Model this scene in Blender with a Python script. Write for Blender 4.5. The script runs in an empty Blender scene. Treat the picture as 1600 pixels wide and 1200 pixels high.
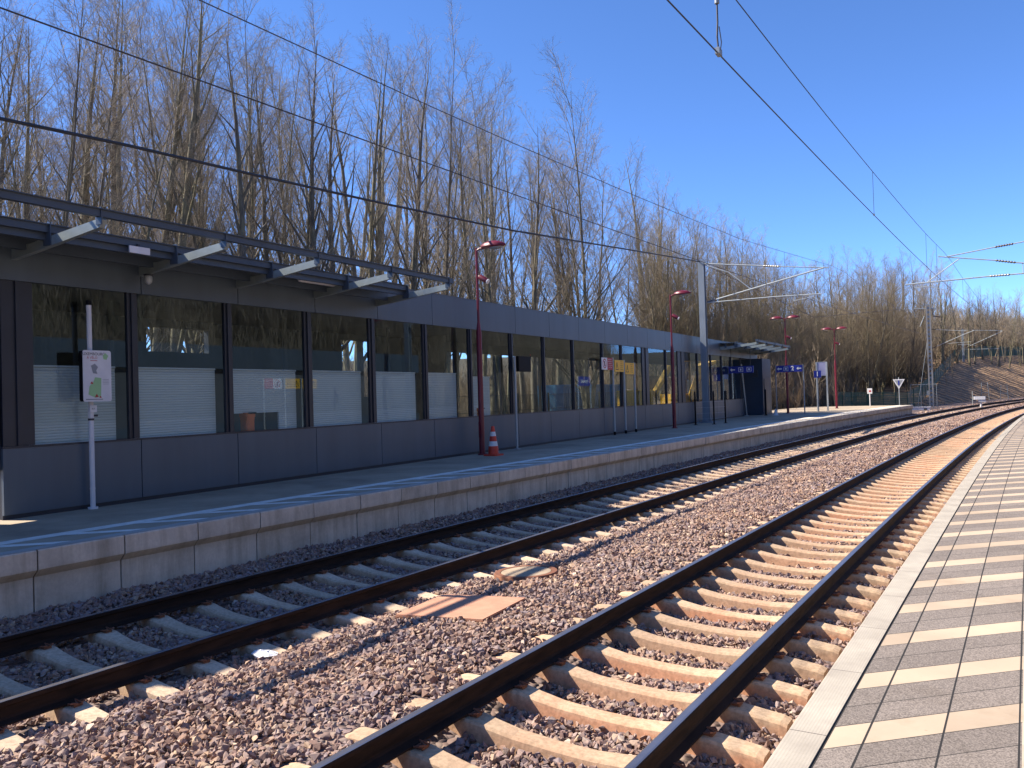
import bpy, bmesh, math, random
import numpy as np
from mathutils import Vector, Matrix
R_=math.radians
C=bpy.context.scene.collection
scn=bpy.context.scene
# ------------------------------------------------------------------ camera
F,YAW,PITCH,ROLL,EYE=1309.41,0.50663,0.015518,-0.029723,2.17147
cam=bpy.data.cameras.new('camera'); camo=bpy.data.objects.new('camera',cam); C.objects.link(camo)
f=Vector((-math.sin(YAW)*math.cos(PITCH),math.cos(YAW)*math.cos(PITCH),math.sin(PITCH)))
r=Vector((math.cos(YAW),math.sin(YAW),0)); u=r.cross(f)
c_,s_=math.cos(ROLL),math.sin(ROLL)
r2=c_*r+s_*u; u2=-s_*r+c_*u
M=Matrix((r2,u2,-f)).transposed().to_4x4(); M.translation=(0,0,EYE)
camo.matrix_world=M
cam.sensor_width=36; cam.lens=F/1600*36; cam.clip_end=3000; cam.clip_start=.05
scn.camera=camo
# ------------------------------------------------------------------ world, sun, exposure
SUN=Vector((-1,-.29,1.03)).normalized()            # towards the sun
el=math.asin(SUN.z); az=math.atan2(SUN.x,SUN.y)
w=bpy.data.worlds.new('World'); scn.world=w; w.use_nodes=True
nt=w.node_tree; nt.nodes.clear()
out=nt.nodes.new('ShaderNodeOutputWorld'); bg=nt.nodes.new('ShaderNodeBackground')
sky=nt.nodes.new('ShaderNodeTexSky'); sky.sky_type='NISHITA'; sky.sun_disc=False
sky.sun_elevation=el; sky.sun_rotation=az; sky.air_density=.52; sky.dust_density=0.0; sky.ozone_density=8.0; sky.altitude=300
bg.inputs['Strength'].default_value=.15
hs_=nt.nodes.new('ShaderNodeHueSaturation'); hs_.inputs['Saturation'].default_value=1.04; hs_.inputs['Hue'].default_value=.502; hs_.inputs['Value'].default_value=1.0
nt.links.new(sky.outputs[0],hs_.inputs['Color']); nt.links.new(hs_.outputs[0],bg.inputs[0]); nt.links.new(bg.outputs[0],out.inputs[0])
sl=bpy.data.lights.new('sun','SUN'); sl.energy=4.7; sl.angle=R_(.53); sl.color=(1,.90,.76)
so=bpy.data.objects.new('sun',sl); C.objects.link(so); so.rotation_euler=SUN.to_track_quat('Z','Y').to_euler()
scn.view_settings.view_transform='Standard'; scn.view_settings.look='None'; scn.view_settings.exposure=1.12; scn.view_settings.gamma=1
scn.render.engine='CYCLES'
scn.cycles.max_bounces=6; scn.cycles.transparent_max_bounces=16; scn.cycles.diffuse_bounces=3; scn.cycles.glossy_bounces=3
scn.cycles.caustics_reflective=False; scn.cycles.caustics_refractive=False
# ------------------------------------------------------------------ track geometry
X0,TH0,K0,K1=-2.2472,.040442,.00034613,1.73840e-05
DS=.25; NN=1600
_s=np.arange(NN)*DS
_k=K0+K1*np.minimum(_s,190.)
_th=TH0+np.concatenate([[0],np.cumsum(_k[:-1]*DS)])
_x=X0+np.concatenate([[0],np.cumsum(np.sin(_th[:-1]+_k[:-1]*DS/2)*DS)])
_y=-5+np.concatenate([[0],np.cumsum(np.cos(_th[:-1]+_k[:-1]*DS/2)*DS)])
def P(s,off):
    """ground position at chainage s, lateral offset off (right positive) from the nearest rail"""
    s=np.asarray(s,float)
    th=np.interp(s,_s,_th); x=np.interp(s,_s,_x); y=np.interp(s,_s,_y)
    neg=np.minimum(s,0); x=x+neg*math.sin(TH0); y=y+neg*math.cos(TH0)
    return x+off*np.cos(th), y-off*np.sin(th), th
D=4.5172; ZR=0.; ZL=.033; SL=.0577
HR=.4009; HL=.7109                               # platform heights
BX=-11.56
# ------------------------------------------------------------------ helpers
class MB:
    def __init__(s): s.v=[];s.f=[];s.m=[]
    def add(s,vs,fs,mi=0):
        b=len(s.v); s.v+= [tuple(map(float,a)) for a in vs]; s.f+=[tuple(b+i for i in q) for q in fs]; s.m+=[mi]*len(fs); return s
    def box(s,a,b,mi=0,M=None):
        x0,y0,z0=a;x1,y1,z1=b
        vs=[(x0,y0,z0),(x1,y0,z0),(x1,y1,z0),(x0,y1,z0),(x0,y0,z1),(x1,y0,z1),(x1,y1,z1),(x0,y1,z1)]
        if M is not None: vs=[tuple(M@Vector(q)) for q in vs]
        return s.add(vs,[(0,3,2,1),(4,5,6,7),(0,1,5,4),(1,2,6,5),(2,3,7,6),(3,0,4,7)],mi)
    def cbox(s,c,d,mi=0,rz=0,bev=0):
        M=Matrix.Translation(c)@Matrix.Rotation(rz,4,'Z')
        h=[q/2 for q in d]
        if not bev: return s.box([-q for q in h],h,mi,M)
        # chamfered in plan
        x,y,z=h;bv=bev
        pl=[(-x+bv,-y),(x-bv,-y),(x,-y+bv),(x,y-bv),(x-bv,y),(-x+bv,y),(-x,y-bv),(-x,-y+bv)]
        vs=[tuple(M@Vector((a,b,-z))) for a,b in pl]+[tuple(M@Vector((a,b,z))) for a,b in pl]
        return s.add(vs,[tuple(range(7,-1,-1)),tuple(range(8,16))]+[(i,(i+1)%8,(i+1)%8+8,i+8) for i in range(8)],mi)
    def tube(s,pts,rad,n=8,mi=0,cap=True):
        pts=[Vector(p) for p in pts]
        if not hasattr(rad,'__len__'): rad=[rad]*len(pts)
        rings=[]
        for i,p in enumerate(pts):
            d=(pts[min(i+1,len(pts)-1)]-pts[max(i-1,0)]).normalized()
            a=d.cross(Vector((0,0,1)) if abs(d.z)<.9 else Vector((1,0,0))).normalized(); b=d.cross(a)
            rings.append([p+rad[i]*(math.cos(t)*a+math.sin(t)*b) for t in [2*math.pi*k/n for k in range(n)]])
        vs=[q for rr in rings for q in rr]; fs=[]
        for i in range(len(pts)-1):
            for k in range(n):
                fs.append((i*n+k,i*n+(k+1)%n,(i+1)*n+(k+1)%n,(i+1)*n+k))
        if cap: fs+= [tuple(range(n-1,-1,-1)),tuple((len(pts)-1)*n+k for k in range(n))]
        return s.add(vs,fs,mi)
    def lathe(s,prof,n=20,mi=0,c=(0,0,0),M=None):
        vs=[];fs=[]
        for (ra,z) in prof:
            for k in range(n):
                t=2*math.pi*k/n; q=Vector((c[0]+ra*math.cos(t),c[1]+ra*math.sin(t),c[2]+z))
                vs.append(tuple(M@q) if M is not None else q)
        for i in range(len(prof)-1):
            for k in range(n): fs.append((i*n+k,i*n+(k+1)%n,(i+1)*n+(k+1)%n,(i+1)*n+k))
        fs+=[tuple(range(n-1,-1,-1)),tuple((len(prof)-1)*n+k for k in range(n))]
        return s.add(vs,fs,mi)
    def build(s,name,mats,parent=None,smooth=False):
        me=bpy.data.meshes.new(name); me.from_pydata(s.v,[],s.f)
        if not isinstance(mats,(list,tuple)): mats=[mats]
        for m in mats: me.materials.append(m)
        if len(mats)>1: me.polygons.foreach_set('material_index',s.m)
        if smooth:
            me.polygons.foreach_set('use_smooth',[True]*len(me.polygons))
            try: me.set_sharp_from_angle(angle=R_(40))
            except Exception: pass
        me.update()
        o=bpy.data.objects.new(name,me); C.objects.link(o)
        if parent: o.parent=parent
        return o
def tag(o,label=None,cat=None,group=None,kind=None):
    if label:o['label']=label
    if cat:o['category']=cat
    if group:o['group']=group
    if kind:o['kind']=kind
    return o
def empty(name,loc,label,cat,group=None,rz=0):
    o=bpy.data.objects.new(name,None); o.empty_display_size=.2; C.objects.link(o); o.location=loc; o.rotation_euler=(0,0,rz)
    return tag(o,label,cat,group)
def copy_tree(o,parent=None):
    c=o.copy(); C.objects.link(c)
    if parent: c.parent=parent
    for ch in [q for q in o.children]: copy_tree(ch,c)
    return c
def npmesh(name,V,Fa,mat,parent=None,uv=None,smooth=False):
    V=np.asarray(V,np.float32); Fa=np.asarray(Fa,np.int32); n=Fa.shape[1]
    me=bpy.data.meshes.new(name)
    me.vertices.add(len(V)); me.vertices.foreach_set('co',V.ravel())
    me.loops.add(Fa.size); me.loops.foreach_set('vertex_index',Fa.ravel())
    me.polygons.add(len(Fa)); me.polygons.foreach_set('loop_start',np.arange(len(Fa),dtype=np.int32)*n)
    try: me.polygons.foreach_set('loop_total',np.full(len(Fa),n,np.int32))
    except Exception: pass

    me.polygons.foreach_set('use_smooth',np.full(len(Fa),bool(smooth)))
    me.update(calc_edges=True)
    if uv is not None:
        l=me.uv_layers.new(name='UVMap'); l.data.foreach_set('uv',np.asarray(uv,np.float32)[Fa.ravel()].ravel())
    if mat: me.materials.append(mat)
    o=bpy.data.objects.new(name,me); C.objects.link(o)
    if parent:o.parent=parent
    return o
def grid(name,S,prof,mat,**k):
    """loft: S chainages, prof list of (off,z) -> strip mesh with uv=(off,s)"""
    S=np.asarray(S,float); n=len(prof); V=[];U=[]
    for (o_,z) in prof:
        x,y,_=P(S,o_); V.append(np.stack([x,y,np.full(len(S),z) if np.isscalar(z) else z],-1)); U.append(np.stack([np.full(len(S),o_),S],-1))
    V=np.stack(V,1).reshape(-1,3); U=np.stack(U,1).reshape(-1,2)
    i=np.arange(len(S)-1)[:,None]*n+np.arange(n-1)[None]
    Fa=np.stack([i,i+1,i+n+1,i+n],-1).reshape(-1,4)
    return npmesh(name,V,Fa,mat,uv=U,**k)
# ------------------------------------------------------------------ materials
def N(nt,t,**k):
    n=nt.nodes.new('ShaderNode'+t)
    for a,b in k.items():
        if a=='inp':
            for i,v in b.items(): n.inputs[i].default_value=v
        else: setattr(n,a,b)
    return n
def ramp(nt,src,stops):
    n=nt.nodes.new('ShaderNodeValToRGB'); e=n.color_ramp.elements
    while len(e)<len(stops): e.new(.5)
    for q,(p,c) in zip(e,stops): q.position=p; q.color=(*c,1) if len(c)==3 else c
    nt.links.new(src,n.inputs[0]); return n.outputs[0]
def mix(nt,fac,a,b,mode='MIX'):
    n=nt.nodes.new('ShaderNodeMix'); n.data_type='RGBA'; n.blend_type=mode
    for s,v in ((0,fac),(6,a),(7,b)):
        if hasattr(v,'is_output'): nt.links.new(v,n.inputs[s])
        else: n.inputs[s].default_value=v if s==0 else (*v,1)
    return n.outputs[2]
def math_(nt,op,a,b=0,c=0):
    n=nt.nodes.new('ShaderNodeMath'); n.operation=op
    for i,v in enumerate((a,b,c)):
        if hasattr(v,'is_output'): nt.links.new(v,n.inputs[i])
        else: n.inputs[i].default_value=v
    return n.outputs[0]
def noise(nt,co,scale,detail=4,rough=.55,stretch=None):
    if stretch:
        m=N(nt,'Mapping'); m.inputs['Scale'].default_value=stretch; nt.links.new(co,m.inputs[0]); co=m.outputs[0]
    n=N(nt,'TexNoise'); n.inputs['Scale'].default_value=scale; n.inputs['Detail'].default_value=detail; n.inputs['Roughness'].default_value=rough
    nt.links.new(co,n.inputs['Vector']); return n.outputs[0]
def newmat(name):
    m=bpy.data.materials.new(name); m.use_nodes=True; nt=m.node_tree
    b=nt.nodes['Principled BSDF']; tc=N(nt,'TexCoord'); return m,nt,b,tc
def bump(nt,b,h,strength=.3,dist=.01):
    n=N(nt,'Bump'); n.inputs['Strength'].default_value=strength; n.inputs['Distance'].default_value=dist
    nt.links.new(h,n.inputs['Height']); nt.links.new(n.outputs[0],b.inputs['Normal'])
def pm(name,c1,c2=None,scale=3,rough=.6,metal=0,bmp=0,stretch=None,spec=.5,rand=0,fine=40,coord='Object'):
    m,nt,b,tc=newmat(name); L=nt.links
    co=tc.outputs[coord]
    c2=c2 or tuple(q*.75 for q in c1)
    n1=noise(nt,co,scale,6,.6,stretch); col=ramp(nt,n1,[(.3,c2),(.7,c1)])
    if rand:
        oi=N(nt,'ObjectInfo'); v=math_(nt,'MULTIPLY_ADD',oi.outputs['Random'],rand,1-rand/2)
        hs=N(nt,'HueSaturation'); L.new(col,hs.inputs['Color']); L.new(v,hs.inputs['Value']); col=hs.outputs[0]
    L.new(col,b.inputs['Base Color']); b.inputs['Roughness'].default_value=rough; b.inputs['Metallic'].default_value=metal
    b.inputs['Specular IOR Level'].default_value=spec
    if bmp: bump(nt,b,noise(nt,co,fine,5),bmp,.01)
    return m
def flat(name,c,rough=.5,metal=0): return pm(name,c,tuple(q*.9 for q in c),5,rough,metal)
M={}
M['clad']=pm('anthracite_cladding',(.095,.128,.165),(.074,.10,.13),1.6,.38,0,.05,(1,1,.12))
M['frame']=pm('dark_frame',(.028,.034,.05),None,2,.4)
M['galv']=pm('galvanised_steel',(.46,.49,.49),(.36,.40,.41),6,.5,.15,.05)
M['fin']=pm('fin_steel',(.30,.35,.35),(.22,.27,.28),6,.5,.15,.05)
M['galvmast']=pm('galvanised_mast',(.30,.34,.38),(.21,.25,.29),2,.5,.25,.1,(1,1,.2))
M['cableblack']=pm('wire',(.05,.05,.055),None,5,.5,.3)
M['bluesteel']=pm('blue_grey_steel',(.07,.095,.13),(.055,.075,.105),1.5,.4,.1)
M['white']=pm('white_paint',(.78,.78,.80),(.66,.66,.69),4,.45)
M['red']=pm('dark_red_paint',(.19,.014,.032),(.13,.012,.025),3,.38)
M['cone_red']=pm('cone_orange',(.75,.07,.03),(.6,.05,.03),6,.5)
M['orange']=pm('orange_plastic',(1.,.20,.05),None,3,.4)
M['black']=pm('black_plastic',(.006,.006,.008),None,3,.55,0,0,None,.15)
M['yellow']=pm('yellow_sign',(.95,.55,.03),(.9,.5,.03),3,.5)
M['signred']=flat('sign_red',(.5,.03,.035),.5)
M['signblue']=flat('sign_blue',(.015,.03,.30),.4)
M['signwhite']=flat('sign_white',(.8,.8,.8),.5)
M['dark']=flat('dark_print',(.03,.03,.03),.6)
M['mapgreen']=flat('map_green',(.35,.6,.3),.5)
M['greymark']=flat('grey_print',(.3,.32,.35),.5)
M['roof']=pm('roof_membrane',(.10,.105,.115),None,2,.7)
M['interior']=pm('interior_grey',(.12,.13,.14),None,2,.7)
M['floor']=pm('interior_floor',(.25,.24,.22),None,2,.6)
M['container']=pm('blue_sheet',(.06,.22,.36),(.04,.16,.28),2,.5)
M['excav']=pm('machine_yellow',(.7,.4,.03),(.5,.3,.05),2,.45)
M['rust']=pm('rusty_iron',(.30,.12,.06),(.16,.07,.045),12,.75,.2,.4)
M['concrete_light']=pm('concrete_light',(.46,.36,.25),(.30,.23,.16),5,.85,0,.3)
M['greenfence']=pm('green_panel',(.016,.12,.08),(.01,.08,.055),2,.55)
M['meshfence']=pm('dark_fence_wire',(.03,.045,.045),None,2,.6)
M['wood_pole']=pm('weathered_pole',(.28,.29,.30),(.2,.2,.2),3,.7,0,.2,(1,1,.1))
M['insul']=pm('brown_insulator',(.05,.03,.03),None,3,.3)
# glass pane: tinted, mirror-coated
def glassmat():
    m=bpy.data.materials.new('window_glass'); m.use_nodes=True; nt=m.node_tree; nt.nodes.clear(); L=nt.links
    o=N(nt,'OutputMaterial'); t=N(nt,'BsdfTransparent'); g=N(nt,'BsdfGlossy'); mx=N(nt,'MixShader'); fr=N(nt,'LayerWeight')
    t.inputs[0].default_value=(.74,.81,.81,1); g.inputs['Roughness'].default_value=0.0; g.inputs[0].default_value=(.55,.72,.9,1)
    fac=math_(nt,'ADD',math_(nt,'MULTIPLY',math_(nt,'POWER',fr.outputs['Facing'],4.),.75),.085)
    L.new(fac,mx.inputs[0]); L.new(t.outputs[0],mx.inputs[1]); L.new(g.outputs[0],mx.inputs[2]); L.new(mx.outputs[0],o.inputs[0]); return m
M['glass']=glassmat()
# corrugated blind
def blindmat():
    m,nt,b,tc=newmat('white_slats'); L=nt.links
    sp=N(nt,'SeparateXYZ'); L.new(tc.outputs['Object'],sp.inputs[0])
    fr=math_(nt,'FRACT',math_(nt,'MULTIPLY',sp.outputs[2],24.))
    ln=math_(nt,'LESS_THAN',fr,.16)
    L.new(mix(nt,ln,mix(nt,math_(nt,'LESS_THAN',sp.outputs[2],1.27),(.80,.84,.83),(.92,.95,.95)),(.50,.54,.55)),b.inputs['Base Color']); b.inputs['Roughness'].default_value=.6
    bump(nt,b,math_(nt,'PINGPONG',fr,.5),.5,.02)
    b.inputs['Transmission Weight'].default_value=0
    return m
M['blind']=blindmat()
# rails
def railmat():
    m,nt,b,tc=newmat('rail_side'); co=tc.outputs['Object']
    n=noise(nt,co,3,6,.6,(1,1,6)); nt.links.new(ramp(nt,n,[(.3,(.014,.010,.009)),(.7,(.048,.028,.020))]),b.inputs['Base Color'])
    b.inputs['Roughness'].default_value=.8; b.inputs['Specular IOR Level'].default_value=.15; bump(nt,b,noise(nt,co,60),.2,.004); return m
M['railside']=railmat()
M['railtop']=pm('rail_head',(.36,.35,.37),(.25,.24,.26),2,.36,.85,0)
# sleepers
def sleepermat(name,top,side):
    m,nt,b,tc=newmat(name); L=nt.links; co=tc.outputs['Object']
    sp=N(nt,'SeparateXYZ'); L.new(co,sp.inputs[0])
    oi=N(nt,'ObjectInfo')
    ad=N(nt,'VectorMath',operation='ADD'); cx=N(nt,'CombineXYZ'); L.new(math_(nt,'MULTIPLY',oi.outputs['Random'],40),cx.inputs[1]); L.new(co,ad.inputs[0]); L.new(cx.outputs[0],ad.inputs[1])
    n1=noise(nt,ad.outputs[0],4,6,.65); n2=noise(nt,ad.outputs[0],28,5,.6)
    zf=math_(nt,'ADD',math_(nt,'MULTIPLY',sp.outputs[2],-16),math_(nt,'MULTIPLY',math_(nt,'SUBTRACT',n1,.5),2.2))
    zf=math_(nt,'MINIMUM',math_(nt,'MAXIMUM',math_(nt,'SUBTRACT',zf,.25),0),1)
    rustrand=math_(nt,'MULTIPLY_ADD',oi.outputs['Random'],.7,.35)
    col=mix(nt,math_(nt,'MULTIPLY',zf,rustrand),top,side)
    stain=ramp(nt,n2,[(.32,(.62,.6,.58)),(.6,(1,1,1))])
    col=mix(nt,.8,col,stain,'MULTIPLY')
    hs=N(nt,'HueSaturation'); L.new(col,hs.inputs['Color']); L.new(math_(nt,'MULTIPLY_ADD',oi.outputs['Random'],.3,.84),hs.inputs['Value'])
    L.new(hs.outputs[0],b.inputs['Base Color']); b.inputs['Roughness'].default_value=.9; bump(nt,b,n2,.35,.008); return m
M['sleepR']=sleepermat('sleeper_rusty',(.60,.43,.28),(.56,.28,.16))
M['sleepL']=sleepermat('sleeper_grey',(.66,.50,.35),(.50,.32,.20))
# stones
def stonemat():
    m,nt,b,tc=newmat('ballast_stone'); L=nt.links; g=N(nt,'NewGeometry'); co=tc.outputs['Object']
    pal=ramp(nt,g.outputs['Random Per Island'],[(0,(.19,.125,.11)),(.12,(.34,.22,.16)),(.3,(.28,.19,.17)),(.45,(.44,.31,.215)),(.6,(.22,.17,.175)),(.72,(.38,.28,.23)),(.86,(.29,.24,.25)),(.96,(.52,.39,.27)),(1,(.64,.54,.44))])
    n=noise(nt,co,45,4); n2=noise(nt,co,.9,3)
    col=mix(nt,.75,pal,ramp(nt,n,[(.3,(.72,.7,.7)),(.65,(1.1,1.05,1))]),'MULTIPLY')
    col=mix(nt,.6,col,ramp(nt,n2,[(.35,(.82,.82,.92)),(.65,(1.12,1.02,.9))]),'MULTIPLY')
    L.new(col,b.inputs['Base Color']); b.inputs['Roughness'].default_value=.85; bump(nt,b,n,.5,.006); return m
M['stone']=stonemat()
def bedmat():
    m,nt,b,tc=newmat('gravel_bed'); L=nt.links; co=tc.outputs['Object']
    v=N(nt,'TexVoronoi'); v.inputs['Scale'].default_value=16; L.new(co,v.inputs['Vector'])
    col=ramp(nt,v.outputs['Color'],[(0,(.10,.075,.07)),(.35,(.24,.165,.14)),(.65,(.18,.14,.135)),(1,(.36,.27,.20))])
    big=noise(nt,co,1.2,4); col=mix(nt,.5,col,ramp(nt,big,[(.3,(.75,.75,.8)),(.7,(1.15,1.08,1))]),'MULTIPLY')
    L.new(col,b.inputs['Base Color']); b.inputs['Roughness'].default_value=.95
    bump(nt,b,math_(nt,'SUBTRACT',1,v.outputs['Distance']),1,.05); return m
M['bed']=bedmat()
# right platform paving: uv=(offset,chainage)
def uvxy(nt,tc):
    sp=N(nt,'SeparateXYZ'); nt.links.new(tc.outputs['UV'],sp.inputs[0]); return sp.outputs[0],sp.outputs[1]
def between(nt,x,a,b): return math_(nt,'MULTIPLY',math_(nt,'GREATER_THAN',x,a),math_(nt,'LESS_THAN',x,b))
def paveR():
    m,nt,b,tc=newmat('oblique_paving'); L=nt.links; x,y=uvxy(nt,tc); co=tc.outputs['Object']
    t=math_(nt,'DIVIDE',math_(nt,'SUBTRACT',math_(nt,'SUBTRACT',y,math_(nt,'MULTIPLY',x,.968)),PH),.942)
    fr=math_(nt,'FRACT',math_(nt,'ADD',t,40))
    cream=math_(nt,'LESS_THAN',fr,.335)
    fr3=math_(nt,'FRACT',math_(nt,'ADD',math_(nt,'MULTIPLY',fr,3),0))
    jt=math_(nt,'LESS_THAN',fr3,.028)
    n1=noise(nt,co,2.2,5); n2=noise(nt,co,120,3); n3=noise(nt,co,.7,4)
    vid=N(nt,'TexWhiteNoise',noise_dimensions='2D'); cb=N(nt,'CombineXYZ'); L.new(math_(nt,'FLOOR',math_(nt,'MULTIPLY',math_(nt,'ADD',t,40),3)),cb.inputs[0])
    bandid=math_(nt,'ADD',math_(nt,'GREATER_THAN',x,1.285),math_(nt,'ADD',math_(nt,'GREATER_THAN',x,1.62),math_(nt,'GREATER_THAN',x,1.94)))
    L.new(bandid,cb.inputs[1]); L.new(cb.outputs[0],vid.inputs['Vector'])
    grey=ramp(nt,n2,[(.36,(.12,.10,.086)),(.64,(.31,.262,.225))])
    crm=ramp(nt,n1,[(.3,(.45,.35,.255)),(.7,(.53,.415,.30))])
    col=mix(nt,cream,grey,crm)
    tac=math_(nt,'GREATER_THAN',x,1.962)
    col=mix(nt,tac,col,ramp(nt,n1,[(.3,(.52,.43,.33)),(.7,(.60,.50,.385))]))
    val=math_(nt,'MULTIPLY_ADD',vid.outputs[0],.22,.89)
    hs=N(nt,'HueSaturation'); L.new(col,hs.inputs['Color']); L.new(val,hs.inputs['Value']); col=hs.outputs[0]
    col=mix(nt,.7,col,ramp(nt,n3,[(.35,(.86,.85,.84)),(.6,(1,1,1))]),'MULTIPLY')
    jt=math_(nt,'MULTIPLY',jt,math_(nt,'SUBTRACT',1,tac))
    gap=0
    for a,wd in ((1.12,.007),(1.285,.0055),(1.62,.005),(1.95,.0045),(2.25,.004),(2.6,.004),(2.95,.004),(3.3,.004)):
        q=between(nt,x,a-wd,a+wd); gap=q if gap==0 else math_(nt,'MAXIMUM',gap,q)
    gap=math_(nt,'MAXIMUM',gap,jt)
    rg=between(nt,x,1.985,1.991)
    gap=math_(nt,'MAXIMUM',gap,rg)
    xe=between(nt,x,.5,1.115)
    st=noise(nt,co,1.7,6,.7); col=mix(nt,.55,col,ramp(nt,st,[(.30,(.70,.67,.62)),(.46,(1,1,1))]),'MULTIPLY')
    sp_=noise(nt,co,26,2,.5); col=mix(nt,.5,col,ramp(nt,sp_,[(.22,(.45,.42,.38)),(.27,(1,1,1))]),'MULTIPLY')
    col=mix(nt,gap,col,(.02,.018,.016))
    L.new(col,b.inputs['Base Color']); b.inputs['Roughness'].default_value=.85
    h=math_(nt,'SUBTRACT',math_(nt,'MULTIPLY',n2,.12),gap); bump(nt,b,h,.6,.006); return m
def edgeR():
    m,nt,b,tc=newmat('dotted_edge_slab'); L=nt.links; x,y=uvxy(nt,tc); co=tc.outputs['Object']
    fx=math_(nt,'SUBTRACT',math_(nt,'FRACT',math_(nt,'MULTIPLY',x,62)),.5); fy=math_(nt,'SUBTRACT',math_(nt,'FRACT',math_(nt,'MULTIPLY',y,62)),.5)
    d=math_(nt,'ADD',math_(nt,'MULTIPLY',fx,fx),math_(nt,'MULTIPLY',fy,fy)); dot=math_(nt,'LESS_THAN',d,.075)
    j=math_(nt,'LESS_THAN',math_(nt,'FRACT',math_(nt,'ADD',math_(nt,'DIVIDE',math_(nt,'SUBTRACT',y,9.56),1.075),20)),.007)
    n1=noise(nt,co,3,6,.65); n2=noise(nt,co,40,4)
    col=ramp(nt,n1,[(.3,(.34,.30,.25)),(.5,(.42,.375,.31)),(.72,(.50,.45,.37))])
    col=mix(nt,math_(nt,'MULTIPLY',dot,.55),col,(.30,.27,.22)); col=mix(nt,j,col,(.12,.1,.09))
    L.new(col,b.inputs['Base Color']); b.inputs['Roughness'].default_value=.85
    bump(nt,b,math_(nt,'ADD',math_(nt,'MULTIPLY',n2,.2),math_(nt,'MULTIPLY',dot,-.8)),.5,.005); return m
PH=9.44-.968*1.17
M['paveR']=paveR(); M['edgeR']=edgeR()
def paveL():
    m,nt,b,tc=newmat('platform_asphalt'); L=nt.links; x,y=uvxy(nt,tc); co=tc.outputs['Object']
    n1=noise(nt,co,1.1,6,.65); n2=noise(nt,co,90,3)
    col=ramp(nt,n1,[(.3,(.36,.29,.21)),(.55,(.46,.375,.275)),(.75,(.54,.45,.335))])
    col=mix(nt,.4,col,ramp(nt,n2,[(.3,(.7,.7,.7)),(.7,(1.2,1.2,1.2))]),'MULTIPLY')
    pt=ramp(nt,noise(nt,co,.35,2,.4),[(.40,(.8,.8,.82)),(.43,(1,1,1))]); col=mix(nt,.8,col,pt,'MULTIPLY')
    wl=between(nt,x,-7.87,-7.64)
    t=math_(nt,'DIVIDE',math_(nt,'SUBTRACT',y,math_(nt,'MULTIPLY',x,1.0)),.93); fr=math_(nt,'FRACT',math_(nt,'ADD',t,40.3))
    ht=math_(nt,'MULTIPLY',math_(nt,'LESS_THAN',fr,.24),between(nt,x,-7.7,-7.12))
    wh=math_(nt,'MAXIMUM',wl,ht); wear=ramp(nt,noise(nt,co,9,5),[(.3,(.72,.69,.62)),(.6,(.9,.87,.79))])
    col=mix(nt,wh,col,wear)
    ed=math_(nt,'GREATER_THAN',x,-7.12)
    col=mix(nt,ed,col,ramp(nt,n1,[(.3,(.42,.39,.35)),(.7,(.54,.50,.44))]))
    L.new(col,b.inputs['Base Color']); b.inputs['Roughness'].default_value=.85; b.inputs['Specular IOR Level'].default_value=.2; bump(nt,b,n2,.3,.004); return m
M['paveL']=paveL()
def wallL():
    m,nt,b,tc=newmat('precast_concrete_stained'); L=nt.links; co=tc.outputs['Object']
    sp=N(nt,'SeparateXYZ'); L.new(co,sp.inputs[0])
    n1=noise(nt,co,1.6,6,.65); n2=noise(nt,co,5,5,.7,(1,1,.12)); n3=noise(nt,co,30,4)
    base=ramp(nt,n1,[(.3,(.50,.45,.375)),(.5,(.65,.585,.49)),(.72,(.78,.705,.59))])
    streak=ramp(nt,n2,[(.36,(.62,.60,.55)),(.55,(1,1,1))])
    col=mix(nt,.65,base,streak,'MULTIPLY')
    # darker brown band just below the lip
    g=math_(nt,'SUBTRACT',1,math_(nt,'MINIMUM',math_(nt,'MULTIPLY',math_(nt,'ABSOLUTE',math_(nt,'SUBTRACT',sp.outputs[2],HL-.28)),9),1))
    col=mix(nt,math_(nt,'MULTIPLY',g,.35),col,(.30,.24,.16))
    col=mix(nt,.35,col,ramp(nt,n3,[(.3,(.8,.8,.8)),(.7,(1.1,1.1,1.1))]),'MULTIPLY')
    L.new(col,b.inputs['Base Color']); b.inputs['Roughness'].default_value=.9; bump(nt,b,n3,.25,.006); return m
M['wallL']=wallL()
def groundmat():
    m,nt,b,tc=newmat('earth_and_dry_grass'); L=nt.links; co=tc.outputs['Object']
    n1=noise(nt,co,.15,6,.6); n2=noise(nt,co,6,5,.7)
    c=ramp(nt,n1,[(.3,(.06,.048,.032)),(.5,(.075,.062,.036)),(.7,(.10,.078,.05))])
    c=mix(nt,.7,c,ramp(nt,n2,[(.3,(.6,.6,.6)),(.7,(1.25,1.2,1.1))]),'MULTIPLY')
    L.new(c,b.inputs['Base Color']); b.inputs['Roughness'].default_value=.95; bump(nt,b,n2,1,.1); return m
M['ground']=groundmat()
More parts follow.
